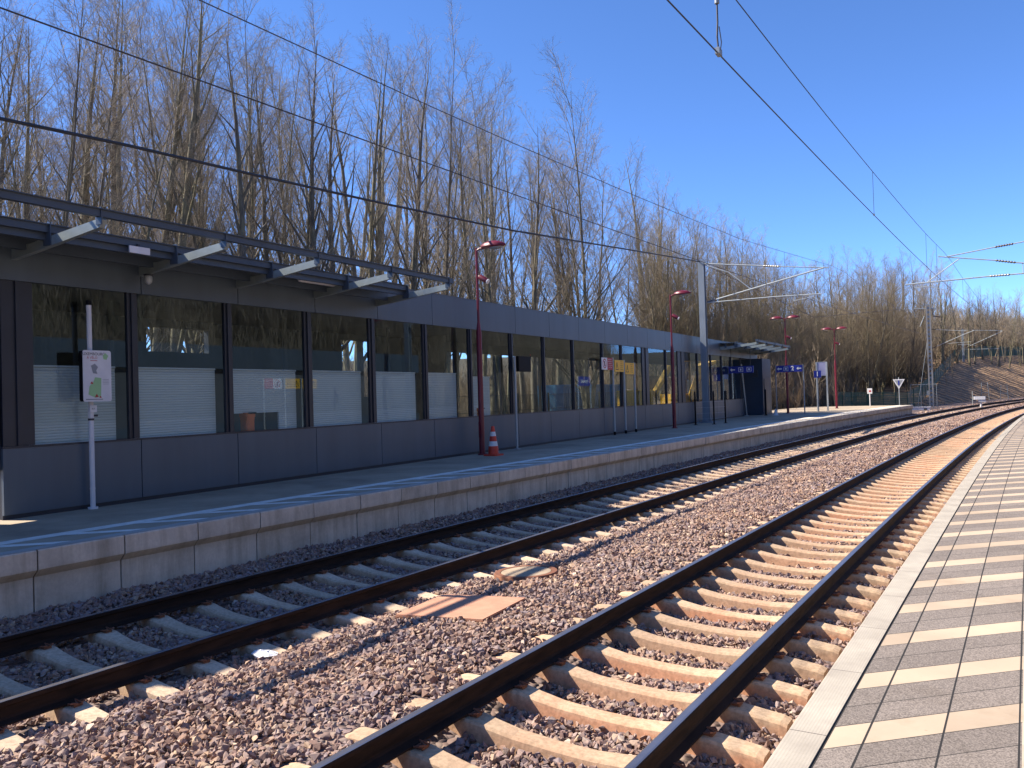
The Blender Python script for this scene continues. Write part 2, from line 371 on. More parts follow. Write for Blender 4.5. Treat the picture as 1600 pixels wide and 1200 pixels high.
def bankmat():
    m,nt,b,tc=newmat('brown_bank'); L=nt.links; co=tc.outputs['Object']
    n1=noise(nt,co,.5,5,.6); n2=noise(nt,co,3,5,.7)
    wv=N(nt,'TexWave'); wv.wave_type='BANDS'; wv.bands_direction='Z'; wv.inputs['Scale'].default_value=.55; wv.inputs['Distortion'].default_value=1.6; wv.inputs['Detail'].default_value=3; wv.inputs['Detail Scale'].default_value=1.5
    mp=N(nt,'Mapping'); mp.inputs['Rotation'].default_value=(.16,-.2,0); L.new(co,mp.inputs[0]); L.new(mp.outputs[0],wv.inputs[0])
    c=ramp(nt,n1,[(.3,(.29,.185,.105)),(.7,(.42,.28,.17))])
    c=mix(nt,.8,c,ramp(nt,wv.outputs[1],[(.1,(.6,.6,.6)),(.6,(1,1,1)),(.92,(1.6,1.5,1.35))]),'MULTIPLY')
    c=mix(nt,.7,c,ramp(nt,n2,[(.3,(.65,.65,.65)),(.7,(1.25,1.2,1.15))]),'MULTIPLY')
    L.new(c,b.inputs['Base Color']); b.inputs['Roughness'].default_value=.95; bump(nt,b,math_(nt,'ADD',wv.outputs[1],n2),1,.25); return m
M['bank']=bankmat()
def barkmat():
    m,nt,b,tc=newmat('mossy_bark'); L=nt.links; co=tc.outputs['Object']
    n1=noise(nt,co,1.3,5,.6,(1,1,.35)); n2=noise(nt,co,14,5,.7,(1,1,.2)); oi=N(nt,'ObjectInfo')
    c=ramp(nt,math_(nt,'ADD',n1,math_(nt,'MULTIPLY_ADD',oi.outputs['Random'],.3,-.15)),[(.35,(.16,.135,.105)),(.5,(.20,.175,.115)),(.65,(.23,.205,.12))])
    c=mix(nt,.8,c,ramp(nt,n2,[(.35,(.5,.5,.5)),(.65,(1.25,1.25,1.2))]),'MULTIPLY')
    L.new(c,b.inputs['Base Color']); b.inputs['Roughness'].default_value=.9; return m
M['bark']=barkmat()
def twigmat(name,a,b_):
    m,nt,b,tc=newmat(name); L=nt.links; oi=N(nt,'ObjectInfo'); n1=noise(nt,tc.outputs['Object'],.5,3)
    c=ramp(nt,math_(nt,'ADD',math_(nt,'MULTIPLY',n1,.5),math_(nt,'MULTIPLY',oi.outputs['Random'],.5)),[(.25,a),(.75,b_)])
    L.new(c,b.inputs['Base Color']); b.inputs['Roughness'].default_value=.85; return m
M['twig']=twigmat('bare_twigs',(.29,.235,.165),(.44,.365,.265))
M['twigolive']=twigmat('olive_twigs',(.21,.16,.10),(.32,.255,.155))
M['brush']=twigmat('dry_brush',(.16,.12,.08),(.28,.215,.14))
# ------------------------------------------------------------------ text
def text_obj(txt,size,mat,parent,M4,name='lettering',bold=0,align='CENTER'):
    cu=bpy.data.curves.new(name,'FONT'); cu.body=txt; cu.size=size; cu.align_x=align; cu.align_y='CENTER'; cu.offset=bold
    o=bpy.data.objects.new(name,cu); C.objects.link(o)
    dg=bpy.context.evaluated_depsgraph_get(); me=bpy.data.meshes.new_from_object(o.evaluated_get(dg))
    bpy.data.objects.remove(o); bpy.data.curves.remove(cu)
    me.materials.clear(); me.materials.append(mat)
    t=bpy.data.objects.new(name,me); C.objects.link(t); t.parent=parent; t.matrix_local=M4; me.name=name
    return t
def face(loc,rz,eps=0):
    """matrix that stands XY drawing upright, facing local -Y turned by rz"""
    return Matrix.Translation(loc)@Matrix.Rotation(rz,4,'Z')@Matrix.Rotation(math.pi/2,4,'X')
EAST=math.pi/2      # drawing faces +X
# ================================================================== SETTING
# ground sheet
def ground_h(x,y):
    z=np.full_like(x,.0)
    # left of the line
    z=np.where(x<-9,.35,z)
    # wooded rise far ahead-left and far ahead
    d=np.hypot(x,y)
    az=np.arctan2(-x,y)
    sm=lambda a,b,t: (lambda q:q*q*(3-2*q))(np.clip((t-a)/(b-a),0,1))
    rise=sm(70,190,d)*9*sm(.62,.30,az)*sm(-.9,-.1,az)
    z=z+rise*sm(-9,-22,x+ (y-60)*-.0)*1.0
    # rise on the near platform's side
    z=z+sm(11,30,x-np.interp(y,_y[:1100],_x[:1100])-2.)*15*(y<330)
    far=sm(230,600,d); z=z*(1-far)+far*30
    z=z+.25*np.sin(x*.21+1)*np.sin(y*.17)*sm(12,40,np.abs(x+4))
    return z
ax=np.unique(np.concatenate([np.linspace(-1500,-120,18),np.linspace(-120,120,97),np.linspace(120,1500,18)]))
ay=np.unique(np.concatenate([np.linspace(-1500,-60,14),np.linspace(-60,260,108),np.linspace(260,1800,18)]))
GX,GY=np.meshgrid(ax,ay); GZ=ground_h(GX,GY)
# keep the ground below the track corridor
ss=np.arange(0,398,2.); cx,cy,_=P(ss,-3.)
dist=np.full(GX.shape,1e9)
for a,b in zip(cx,cy): dist=np.minimum(dist,np.hypot(GX-a,GY-b))
dist=np.where(GY<-5,np.abs(GX+2.6),dist)
GZ=np.where(dist<13,np.minimum(GZ,-.6),GZ)
V=np.stack([GX,GY,GZ],-1).reshape(-1,3); nx=len(ax)
i=(np.arange(len(ay)-1)[:,None]*nx+np.arange(nx-1)[None]); Fa=np.stack([i,i+1,i+nx+1,i+nx],-1).reshape(-1,4)
tag(npmesh('ground',V,Fa,M['ground'],smooth=True),kind='structure')
# levels of the ballast surface across the corridor
def topR(o): return -.182-SL*o
def topL(o): return ZL-.182-SL*(o+D)
def level(o):
    o=np.asarray(o,float)
    pts=[(-8.2,.04),(-6.9,.035),(-6.65,.01),(-6.45,topL(-6.45)-.015),(-6.1,topL(-6.1)-.09),(-5.6,topL(-5.6)-.10),(-5.27,topL(-5.27)-.09),(-4.8,topL(-4.8)-.11),(-4.3,topL(-4.3)-.09),(-4.05,topL(-4.05)-.035),(-3.7,-.135),(-3.0,-.08),(-2.2,-.075),(-2.0,topR(-2.)-.03),(-1.7,topR(-1.7)-.045),(-1.3,topR(-1.3)-.15),(-.9,topR(-.9)-.145),(-.4,topR(-.4)-.105),(0,topR(0)-.10),(.4,topR(.4)-.11),(.95,topR(.9)-.12),(2.2,topR(.9)-.12)]
    return np.interp(o,[p[0] for p in pts],[p[1] for p in pts])
offs=[-13.5,-11,-8.2]+list(np.arange(-7.6,1.2,.2))+[2.2,3.2]
S1=np.concatenate([np.arange(-20,60,.5),np.arange(60,396,2.)])
prof=[(o,float(level(o))-.012-(0.12 if o<-8 or o>2 else 0)) for o in offs]
tag(grid('track_bed',S1,prof,M['bed']),kind='structure')
# ------------------------------------------------------------------ ballast stones
rng=np.random.default_rng(5)
def rock_templates(n):
    T=[]
    rr=random.Random(3)
    for k in range(n):
        bm=bmesh.new()
        for _ in range(9):
            v=Vector((rr.gauss(0,1),rr.gauss(0,1),rr.gauss(0,1))).normalized()
            v=Vector((v.x*1.0,v.y*rr.uniform(.7,.95),v.z*rr.uniform(.55,.8)))*rr.uniform(.85,1.05); bm.verts.new(v)
        bmesh.ops.convex_hull(bm,input=bm.verts)
        lo=[v for v in bm.verts if not v.link_faces]; bmesh.ops.delete(bm,geom=lo,context='VERTS')
        bmesh.ops.triangulate(bm,faces=bm.faces)
        bm.verts.index_update(); T.append((np.array([v.co[:] for v in bm.verts]),np.array([[v.index for v in f_.verts] for f_ in bm.faces]))); bm.free()
    return T
RT=rock_templates(10)
def scatter_rocks(pts,size):
    """pts Nx3, size N -> big triangle mesh"""
    Vs=[];Fs=[];base=0
    pick=rng.integers(0,len(RT),len(pts))
    for k,(tv,tf) in enumerate(RT):
        m=np.where(pick==k)[0]; n=len(m)
        if not n: continue
        q=rng.normal(size=(n,4)); q[:,1:3]*=.5; q/=np.linalg.norm(q,axis=1,keepdims=True)
        w_,x,y,z=q.T
        Rm=np.stack([1-2*(y*y+z*z),2*(x*y-z*w_),2*(x*z+y*w_),2*(x*y+z*w_),1-2*(x*x+z*z),2*(y*z-x*w_),2*(x*z-y*w_),2*(y*z+x*w_),1-2*(x*x+y*y)],-1).reshape(n,3,3)
        vv=np.einsum('nij,vj->nvi',Rm,tv)*size[m][:,None,None]+pts[m][:,None,:]
        Vs.append(vv.reshape(-1,3)); Fs.append((tf[None]+(np.arange(n)*len(tv))[:,None,None]+base).reshape(-1,3)); base+=n*len(tv)
    return np.concatenate(Vs),np.concatenate(Fs)
def noise2(x,y): return .5*np.sin(x*2.1+np.sin(y*1.3)*1.7)+.5*np.sin(y*2.7+np.sin(x*1.9)*2)
PTS=[];SZ=[]
S0L=.445; SPC={'R':.632,'L':.605}
WALLOFF=-6.909-.09
def band(s0,s1,dens,size):
    n=int((s1-s0)*(1.12-(-7.2))*dens)
    s=rng.uniform(s0,s1,n); o=rng.uniform(WALLOFF,1.0,n)
    x,y,th=P(s,o); r_=size*rng.lognormal(0,.28,n).clip(.5,1.7)
    # thin out under the rails and near sleeper tops
    z=level(o)+r_*.25+.014*noise2(x*3,y*3)+.02*noise2(x*.8,y*.9)+rng.uniform(-.012,.012,n)
    # sleeper tops stay mostly bare
    keep=np.ones(n,bool)
    for (cR,s_off,sp) in ((-.7525,.588,SPC['R']),(-D-.7525,S0L,SPC['L'])):
        on=np.abs(o-cR)<1.27
        ds=np.abs(((s-s_off)/sp)-np.round((s-s_off)/sp))*sp
        bare=on&(ds<.105)&(rng.uniform(size=n)>(.004 if cR>-2 else .006))
        keep&=~bare
    for ro in (0,-1.505,-D,-D-1.505): keep&=~((np.abs(o-ro)<.085))
    # plates
    pu,pv=x,y
    keep&=~((x>-5.50)&(x<-4.40)&(y>7.18)&(y<8.17)); keep&=~(np.hypot(x+5.13,y-9.46)<.45)
    PTS.append(np.stack([x,y,z],-1)[keep]); SZ.append(r_[keep])
band(5.2,14,900,.0305); band(14,24,640,.033); band(24,42,400,.038); band(42,75,170,.05); band(75,135,55,.075)
pts=np.concatenate(PTS); sz=np.concatenate(SZ)
Vr,Fr=scatter_rocks(pts,sz)
tag(npmesh('ballast',Vr,Fr,M['stone']),'crushed reddish brown ballast stones between and beside the tracks','ballast',kind='stuff')
del Vr,Fr
# ------------------------------------------------------------------ rails
def rail(off,z,label):
    pr=[(-.075,-.172),(.075,-.172),(.075,-.160),(.020,-.142),(.010,-.125),(.010,-.052),(.034,-.038),(.036,-.012),(.030,-.003),(.018,0),(-.018,0),(-.030,-.003),(-.036,-.012),(-.034,-.038),(-.010,-.052),(-.010,-.125),(-.020,-.142),(-.075,-.160)]
    S=np.concatenate([np.arange(-18,120,1.),np.arange(120,330,2.)])
    V=[]
    for (a,b) in pr:
        x,y,_=P(S,off+a); V.append(np.stack([x,y,np.full(len(S),z+b)],-1))
    n=len(pr); V=np.stack(V,1).reshape(-1,3)
    i=np.arange(len(S)-1)[:,None]*n; j=np.arange(n)[None]; j2=(j+1)%n
    Fa=np.stack([i+j,i+j2,i+n+j2,i+n+j],-1).reshape(-1,4)
    o=npmesh('rail',V,Fa,M['railside']); o.data.materials.append(M['railtop'])
    mi=np.tile(np.array([1 if k in (8,9,10) else 0 for k in range(n)],np.int32),len(S)-1); o.data.polygons.foreach_set('material_index',mi)
    tag(o,label,'rail','rails of the two tracks'); return o
rail(0,0,'rusty steel rail nearest the striped platform edge')
rail(-1.505,.0868,'rusty steel rail on the left side of the sunlit near track')
rail(-D,ZL,'steel rail where the building shadow ends, beside the middle ballast strip')
rail(-D-1.505,ZL+.0868,'steel rail in shade close to the far platform wall')
# ------------------------------------------------------------------ sleepers
def sleeper_mesh(mat):
    st=[(-1.25,-.035,.078),(-1.2,-.02,.082),(-.93,-.004,.086),(-.86,0,.09),(-.62,0,.09),(-.5,-.016,.080),(-.3,-.038,.072),(0,-.045,.068),(.3,-.038,.072),(.5,-.016,.080),(.62,0,.09),(.86,0,.09),(.93,-.004,.086),(1.2,-.02,.082),(1.25,-.035,.078)]
    b=MB(); V=[]
    for (x,t,h) in st: V+= [(x,-h-.035,t-.19),(x,-h-.008,t-.018),(x,-h+.008,t),(x,h-.008,t),(x,h+.008,t-.018),(x,h+.035,t-.19)]
    fs=[]
    for i in range(len(st)-1):
        for k in range(5): fs.append((i*6+k,i*6+k+1,(i+1)*6+k+1,(i+1)*6+k)[::-1])
    fs.append(tuple(range(6))); e=(len(st)-1)*6; fs.append(tuple(range(e+5,e-1,-1)))
    b.add(V,fs); return b
def clip_mb(x):
    b=MB(); b.cbox((x,0,.012),(.06,.07,.02)); b.tube([(x-.03,-.05,.02),(x+.02,-.055,.035),(x+.045,-.02,.03),(x-.02,0,.045),(x+.045,.02,.03),(x+.02,.055,.035),(x-.03,.05,.02)],.008,5); return b
slp={}
for key,mat in (('R',M['sleepR']),('L',M['sleepL'])):
    o=sleeper_mesh(mat).build('sleeper',mat); slp[key]=o
clipme=[clip_mb(x).build('rail_clip',M['rust']) for x in (-.86,-.645,.645,.86)]
clipdata=[c.data for c in clipme]
for c in clipme: bpy.data.objects.remove(c)
TILT=math.atan(SL)
def place(o,s,cR,zt):
    x,y,th=P(s,cR); o.location=(float(x),float(y),zt); o.rotation_euler=(random.uniform(-.012,.012),TILT,-float(th)+random.uniform(-.008,.008))
random.seed(4)
_o='first second third fourth fifth sixth seventh eighth ninth tenth eleventh twelfth thirteenth fourteenth fifteenth sixteenth seventeenth eighteenth nineteenth twentieth'.split()
ORD=_o+['twenty-'+q for q in _o[:9]]+['thirtieth']+['thirty-'+q for q in _o[:9]]+['fortieth']+['forty-'+q for q in _o[:9]]+['fiftieth']
rest={'R':[], 'L':[]}
for key,cR,s0,zt,nind,lab,grp in (('R',-.7525,.588,topR(-.7525),150,'beige concrete sleeper of the near track farther off than the fiftieth','sleepers of the near track'),
                          ('L',-D-.7525,S0L,topL(-D-.7525),150,'grey concrete sleeper of the far track farther off than the fiftieth','sleepers of the far track')):
    k0=math.ceil((5.2-s0)/SPC[key]); first=True
    for k in range(k0,k0+480):
        s=s0+SPC[key]*k
        if k<k0+nind:
            if first: o=slp[key]; first=False
            else: o=slp[key].copy(); C.objects.link(o)
            place(o,s,cR,zt+random.uniform(-.004,.004)); i_=k-k0
            tag(o,('%s concrete sleeper of the %s track counted from the near end'%(ORD[i_],'sunlit near' if key=='R' else 'shaded far')) if i_<len(ORD) else lab,'sleeper',grp)
            if k<k0+28:
                for cd in clipdata:
                    c=bpy.data.objects.new('rail_clip',cd); C.objects.link(c); c.parent=o
        elif s<300: rest[key].append(s)
for key,cR,zt in (('R',-.7525,topR(-.7525)),('L',-D-.7525,topL(-D-.7525))):
    me=slp[key].data; v=np.array([q.co[:] for q in me.vertices])
    b=MB()
    fs=[tuple(p.vertices) for p in me.polygons]
    for s in rest[key]:
        x,y,th=P(s,cR); Mx=Matrix.Translation((float(x),float(y),zt))@Matrix.Rotation(-float(th),4,'Z')@Matrix.Rotation(TILT,4,'Y')
        mm=np.array(Mx); vv=v@mm[:3,:3].T+mm[:3,3]; b.add(vv,fs)
    o=b.build('distant_sleepers',slp[key].data.materials[0]); tag(o,'distant concrete sleepers of the %s track round the curve'%('near' if key=='R' else 'far'),'sleepers',kind='stuff')
# ------------------------------------------------------------------ near (right) platform
SP=np.arange(-16,120,.5)
pR=grid('platform',SP,[(1.12,HR-.006),(1.3,HR-.006),(2,HR-.006),(4,HR-.006),(7.5,HR-.006)],M['paveR']); tag(pR,kind='structure')
e=grid('platform_edge',SP,[(1.05,-.55),(1.05,HR-.12),(.9228,HR-.10),(.9228,HR-.008),(.931,HR),(1.112,HR),(1.112,HR-.05)],M['edgeR']); tag(e,kind='structure')
# ------------------------------------------------------------------ far (left) platform
LE=-6.909
S_end=72.6
SPl=np.arange(-6,S_end+.01,.5)
pl=grid('platform',SPl,[(-14.5,HL),(-11,HL),(-8.2,HL),(-7.87,HL),(-7.12,HL),(LE-.014,HL)],M['paveL']); tag(pl,kind='structure')
b=MB()
prof=[(LE-.5,HL-.004),(LE-.012,HL-.004),(LE,HL-.016),(LE,HL-.215),(LE-.085,HL-.30),(LE-.085,-.6),(LE-.5,-.6)]
s=-6.
while s<S_end-.01:
    e_=min(s+1.0,S_end); g=.009
    V=[]
    for q in (s+g,e_-g):
        for (o_,z) in prof:
            x,y,_=P(q,o_+random.uniform(-.0,.0)); V.append((float(x),float(y),z))
    n=len(prof); dx=random.uniform(-.004,.004)
    V=[(a+dx,b_,c) for a,b_,c in V]
    b.add(V,[(i,i+n,(i+1)%n+n,(i+1)%n) for i in range(n)]+[tuple(range(n)),tuple(range(2*n-1,n-1,-1))]); s=e_
bk=grid('platform_wall',np.arange(-6,S_end,.5),[(LE-.02,HL-.02),(LE-.03,HL-.22),(LE-.11,HL-.31),(LE-.11,-.6)],M['dark']); tag(bk,kind='structure')
o=b.build('platform_wall',M['wallL']); tag(o,kind='structure')
# end face
b=MB(); V=[]
for off in (-14.5,LE-.5): 
    x,y,_=P(S_end,off); V+=[(float(x),float(y),HL-.005),(float(x),float(y),-.6)]
b.add(V,[(0,2,3,1)])
x0_,y0_,_=P(S_end,-14.5); x1_,y1_,_=P(-6,-14.5)
b.add([(float(x0_),float(y0_),HL-.005),(float(x0_),float(y0_),-.6),(float(x1_),float(y1_),-.6),(float(x1_),float(y1_),HL-.005)],[(0,1,2,3)])
x2_,y2_,_=P(-6,LE-.5)
b.add([(float(x1_),float(y1_),HL-.005),(float(x1_),float(y1_),-.6),(float(x2_),float(y2_),-.6),(float(x2_),float(y2_),HL-.005)],[(0,1,2,3)])
tag(b.build('platform_wall',M['wallL']),kind='structure')
# ------------------------------------------------------------------ embankment round the curve
bs=np.array([96,100,114,130,151,160,168,182,196,300.]); bh=np.array([-.42,.05,1.3,3.05,5.65,6.3,6.8,7.0,7.1,7.4])
def bank_h(s): return np.interp(s,bs,bh)
SB=np.arange(96,300,1.5); H_=bank_h(SB)
V=[];n=12
for j in range(n):
    if j<8: t=j/7; o_=-11-1.6*(H_+.42)*t; z=-.45+(H_+.42)*t
    else: t=(j-7)/4; o_=-11-1.6*(H_+.42)-t*60; z=H_+t*2.5-.03
    x=np.empty(len(SB));y=np.empty(len(SB))
    for i,(s,o) in enumerate(zip(SB,o_)): a,b_,_=P(s,o); x[i]=a;y[i]=b_
    bumpz=.18*np.sin(SB*.7+j*1.3)*np.sin(SB*.23+j) if 0<j else 0
    V.append(np.stack([x,y,z+bumpz],-1))
V=np.stack(V,1).reshape(-1,3); i=np.arange(len(SB)-1)[:,None]*n+np.arange(n-1)[None]
tag(npmesh('embankment',V,np.stack([i,i+n,i+n+1,i+1],-1).reshape(-1,4),M['bank'],smooth=True),kind='structure')
def zground(x,y):
    z=float(ground_h(np.array([float(x)]),np.array([float(y)]))[0])
    k=int(np.argmin((_x-x)**2+(_y-y)**2)); off=(x-_x[k])*math.cos(_th[k])-(y-_y[k])*math.sin(_th[k]); s=_s[k]
    if s>98 and off<-11 and off>-90:
        hb=float(bank_h(s)); e=-11-1.6*(hb+.42)
        zb=-.45+(hb+.42)*(off+11)/(e+11) if off>e else hb+(e-off)/60*2.5
        z=max(z,zb)
    return z
# ================================================================== STATION BUILDING
bld=empty('station_building',(BX,27,HL),'long dark grey glazed waiting building on the far platform','building')
Mi=bld.matrix_world.inverted() if False else Matrix.Translation((-BX,-27,-HL))
def part(b,name,mat,parent=bld,smooth=False,base=None):
    """geometry written in world coordinates, attached to its thing"""
    o=b.build(name,mat,parent,smooth); r_=parent
    while r_.parent: r_=r_.parent
    o.data.transform(Matrix.Translation(-Vector(r_.location)) if r_.rotation_euler.z==0 else (Matrix.Translation(r_.location)@Matrix.Rotation(r_.rotation_euler.z,4,'Z')).inverted())
    return o
Y0,Y1,YC=6.55,47.4,51.3
ZF0,ZF1,ZS=3.98,4.75,1.67
jt=[Y0,8.76,10.75,12.75,14.75,16.88,19.01,21.08,23.26,25.46,27.69,29.9,32.1,34.3,36.6,38.9,41.1,43.3,45.5,47.6,49.5,YC]
b=MB()
for a,c in zip(jt[:-1],jt[1:]): b.box((BX-.02,a+.008,ZF0),(BX+.03,c-.008,ZF1))
b.box((BX+.03-.06,Y0,ZF1+.002),(BX+.04,YC,ZF1+.015))
part(b,'fascia',M['clad'])
b=MB(); jl=[Y0,8.70,10.67,12.69,14.78,16.85,19.0,21.1,23.19,25.3,27.4,29.5,31.6,33.7,35.8,37.9,40.,42.1,44.2,Y1]
for a,c in zip(jl[:-1],jl[1:]): b.box((BX-.02,a+.008,HL+.06),(BX+.03,c-.008,ZS))
part(b,'cladding',M['clad'])
b=MB(); b.box((BX-.10,Y0+.01,HL),(BX-.022,Y1,ZS-.01)); b.box((BX-.10,Y0+.01,ZF0+.01),(BX-.022,YC,ZF1-.01)); b.box((BX-.02,Y0,ZS+.002),(BX+.035,Y1,ZS+.03))
b.box((-15.3,Y0,HL),(BX-.11,Y0+.15,ZF1-.02))
b.box((BX-.02,Y0,HL),(BX+.012,Y1,HL+.058))
part(b,'wall',M['frame'])
tag(bld,cat='building')
b=MB(); b.box((-15.4,Y0-.05,4.42),(BX-.11,YC,4.70)); part(b,'roof',M['roof'])
b=MB(); b.box((-15.3,Y0+.16,4.05),(BX-.11,YC-.05,4.10)); part(b,'ceiling',M['interior'])
b=MB(); b.box((-15.2,Y0+.16,HL+.004),(BX-.11,Y1,HL+.012)); part(b,'floor',M['floor'])
# back wall with high openings
b=MB(); yb=[Y0+.16,11.61,13.23,17.75,19.1,20.6]
b.box((-15.3,yb[0],HL),(-15.15,yb[1],4.05)); b.box((-15.3,yb[2],HL),(-15.15,yb[3],4.05)); b.box((-15.3,yb[4],HL),(-15.15,yb[5],4.05))
for a,c in ((yb[1],yb[2]),(yb[3],yb[4])): b.box((-15.3,a+.001,HL),(-15.152,c-.001,2.3)); b.box((-15.3,a+.001,3.88),(-15.152,c-.001,4.05))
b.box((-15.3,20.601,HL),(-15.2,Y1,1.25)); b.box((-15.3,20.601,3.72),(-15.2,Y1,4.05))
b.box((-13.6,20.45,HL),(-15.14,20.58,4.04)); 
part(b,'back_wall',M['interior'])
b=MB()
for y in (23.5,26.6,29.7,32.8,35.9,39,42.1,45.2): b.box((-15.29,y,1.255),(-15.21,y+.12,3.715))
b.box((-15.29,Y1-.1,1.255),(-15.21,Y1,3.715)); part(b,'back_frame',M['frame'])
mull=[(6.58,7.02),(8.52,8.70),(10.45,10.62),(12.45,12.66),(14.46,14.67),(16.5,16.68),(18.55,18.72),(20.76,20.95),(22.8,22.97),(24.92,25.08),(27.4,27.55),(29.2,29.4),(31.5,32.25),(34.3,34.45),(36.0,37.0),(38.9,39.05),(41.2,41.35),(43.2,43.35),(45.1,45.22),(47.2,47.4)]
for a,c in mull:
    b=MB(); b.box((BX-.06,a,ZS+.032),(BX+.0,c,ZF0-.002)); m_=(a+c)/2
    b.box((BX+.0,m_-.03,ZS+.034),(BX+.028,m_+.03,ZF0-.004)); part(b,'mullion',M['frame'])
for (a,c),(d,e) in zip(mull[:-1],mull[1:]):
    b=MB(); b.add([(BX-.03,c+.001,ZS+.036),(BX-.03,d-.001,ZS+.036),(BX-.03,d-.001,ZF0-.003),(BX-.03,c+.001,ZF0-.003)],[(0,1,2,3)]); wd=part(b,'window',M['glass'])
# slatted blinds standing behind the first windows
for k,(a,c) in enumerate(((7.06,8.42),(8.72,10.38),(10.68,12.38),(12.70,14.38),(14.74,16.40),(16.74,18.2),(18.95,19.9))):
    b=MB(); b.box((BX-.22,a,ZS-.05 if k!=2 else 2.02),(BX-.19,c if k!=2 else 11.9,2.80 if k<6 else 2.72))
    if k==2: b.box((BX-.22,11.901,ZS-.05),(BX-.19,c,2.80))
    b.box((BX-.235,a,2.801 if k<6 else 2.721),(BX-.175,c,2.83 if k<6 else 2.75))
    part(b,'blind',M['blind'])
# wall carrying on past the left edge of the picture, with a low gap
b=MB(); b.box((BX-.12,-8,HL),(BX-.02,6.16,4.75)); b.box((BX-.12,6.161,1.38),(BX-.02,6.549,4.75)); part(b,'side_wall',M['clad'])
b=MB(); b.box((-15.1,Y0+.2,2.9),(-15.05,16.6,3.35)); 
# interior uprights & rail
for y in (9.4,13.6,17.3): b.tube([(-13.2,y,HL),(-13.2,y,4.05)],.05,8)
part(b,'interior_fitting',M['interior'])
# canopy along the near end: arms, long members, roof sheet
def canopy(y0,y1,arms,z=0):
    for y in arms:
        b=MB(); w_=.035
        pr=[(BX+.03,4.26+z),(-11.1,4.30+z),(-9.62,4.47+z),(-9.56,4.56+z),(-9.60,4.585+z),(-11.1,4.435+z),(BX+.03,4.45+z)]
        V=[(x,y-w_,zz) for x,zz in pr]+[(x,y+w_,zz) for x,zz in pr]; n=len(pr)
        b.add(V,[tuple(range(n)),tuple(range(2*n-1,n-1,-1))]+[(i,i+n,(i+1)%n+n,(i+1)%n) for i in range(n)])
        part(b,'canopy_arm',M['fin'])
        for bx_ in (((-9.67,y-.05,4.50+z),(-9.56,y-.036,4.72+z)),((-10.78,y-.05,4.36+z),(-10.62,y-.037,4.66+z))):
            b=MB(); b.box(*bx_); part(b,'bracket',M['bluesteel'])
    for nm,x0,x1,za,zb in (('canopy_beam',-9.66,-9.575,4.60,4.70),('canopy_beam',-10.76,-10.66,4.53,4.64),('canopy_beam',-10.80,-10.73,4.435,4.528),('gutter',-11.26,-11.18,4.36,4.56)):
        b=MB(); b.box((x0,y0+(.0 if x0>-10 else .2),za+z),(x1,y1-(0 if x0>-10 else .15),zb+z))
        if zb>4.6: b.box((x1,y0+.25,zb-.012+z),(x1+.03,y1-.2,zb+z))
        part(b,nm,M['bluesteel'])
    b=MB(); b.box((BX+.05,y0+.1,4.60+z),(-10.77,y1-.2,4.625+z))
    x=BX+.1
    while x<-10.9: b.box((x,y0+.12,4.575+z),(x+.05,y1-.22,4.598+z)); x+=.13
    part(b,'canopy_roof',M['bluesteel'])
canopy(3.2,14.85,(6.76,8.76,10.75,12.75,14.72))
canopy(42.7,51.2,(43.0,45.0,47.0,49.0,51.0))
# wall end post and slanted pole at the far end
b=MB(); b.box((BX-.02,Y1+.002,HL),(BX+.06,Y1+.12,ZS+.05)); part(b,'end_panel',M['clad'])
# lights and sign under the canopy
def tube_lamp(y,L,lab):
    e=empty('tube_lamp',(-11.0,y,4.5),lab,'lamp')
    b=MB(); b.tube([(0,-L/2,0),(0,-L/2+.05,0),(0,L/2-.05,0),(0,L/2,0)],[.03,.06,.06,.03],10); b.build('diffuser',M['white'],e,True)
    b=MB(); b.cbox((0,0,.075),(.07,L*.8,.04)); b.build('housing',M['galv'],e)
tube_lamp(12.35,1.25,'white tube lamp hanging under the canopy by the tip of the fourth arm')
tube_lamp(47.5,2.2,'long white tube lamp under the distant far end canopy')
e=empty('small_sign',(-10.62,8.05,4.47),'small blank white plate fixed on the canopy edge above the second window','sign')
b=MB(); b.box((0,-.17,-.05),(.02,.17,.05)); b.build('plate',M['white'],e); b=MB(); b.box((-.05,-.02,.0),(-.001,.02,.09)); b.build('bracket',M['frame'],e)
e=empty('dome_camera',(-11.3,8.72,4.16),'small grey dome camera under the second canopy arm','camera')
b=MB(); b.lathe([(.05,.08),(.06,.06),(.06,.02),(.055,-.02),(.03,-.05),(.005,-.06)],12); b.build('dome',M['galv'],e,True); b=MB(); b.lathe([(.07,.10),(.07,.082)],12); b.build('base',M['frame'],e)
# cabin past the end of the windows
cabn=empty('lift_cabin',(-12.2,49.1,HL),'dark navy blue windowless cabin at the far end of the glazed building','cabin')
b=MB(); b.box((-13.4,49.0,HL),(-10.75,51.2,3.96)); part(b,'body',pm('navy_panel',(.012,.03,.065),None,1,.45),cabn)
b=MB(); b.box((-10.749,49.3,HL+.02),(-10.72,50.5,2.8)); part(b,'door',pm('navy_door',(.01,.025,.055),None,1,.4),cabn)
b=MB(); b.box((-11.3,48.96,2.9),(-11.0,48.999,3.3)); part(b,'notice',M['frame'],cabn)
e=empty('leaning_pole',(-11.35,47.5,HL),'light grey pole leaning at the end of the window wall','pole')
b=MB(); b.tube([(0,0,0),(0,-.9,2.9)],.035,8); b.build('tube',M['galv'],e,True); b=MB(); b.cbox((0,0,.02),(.16,.16,.04)); b.build('foot',M['galv'],e)
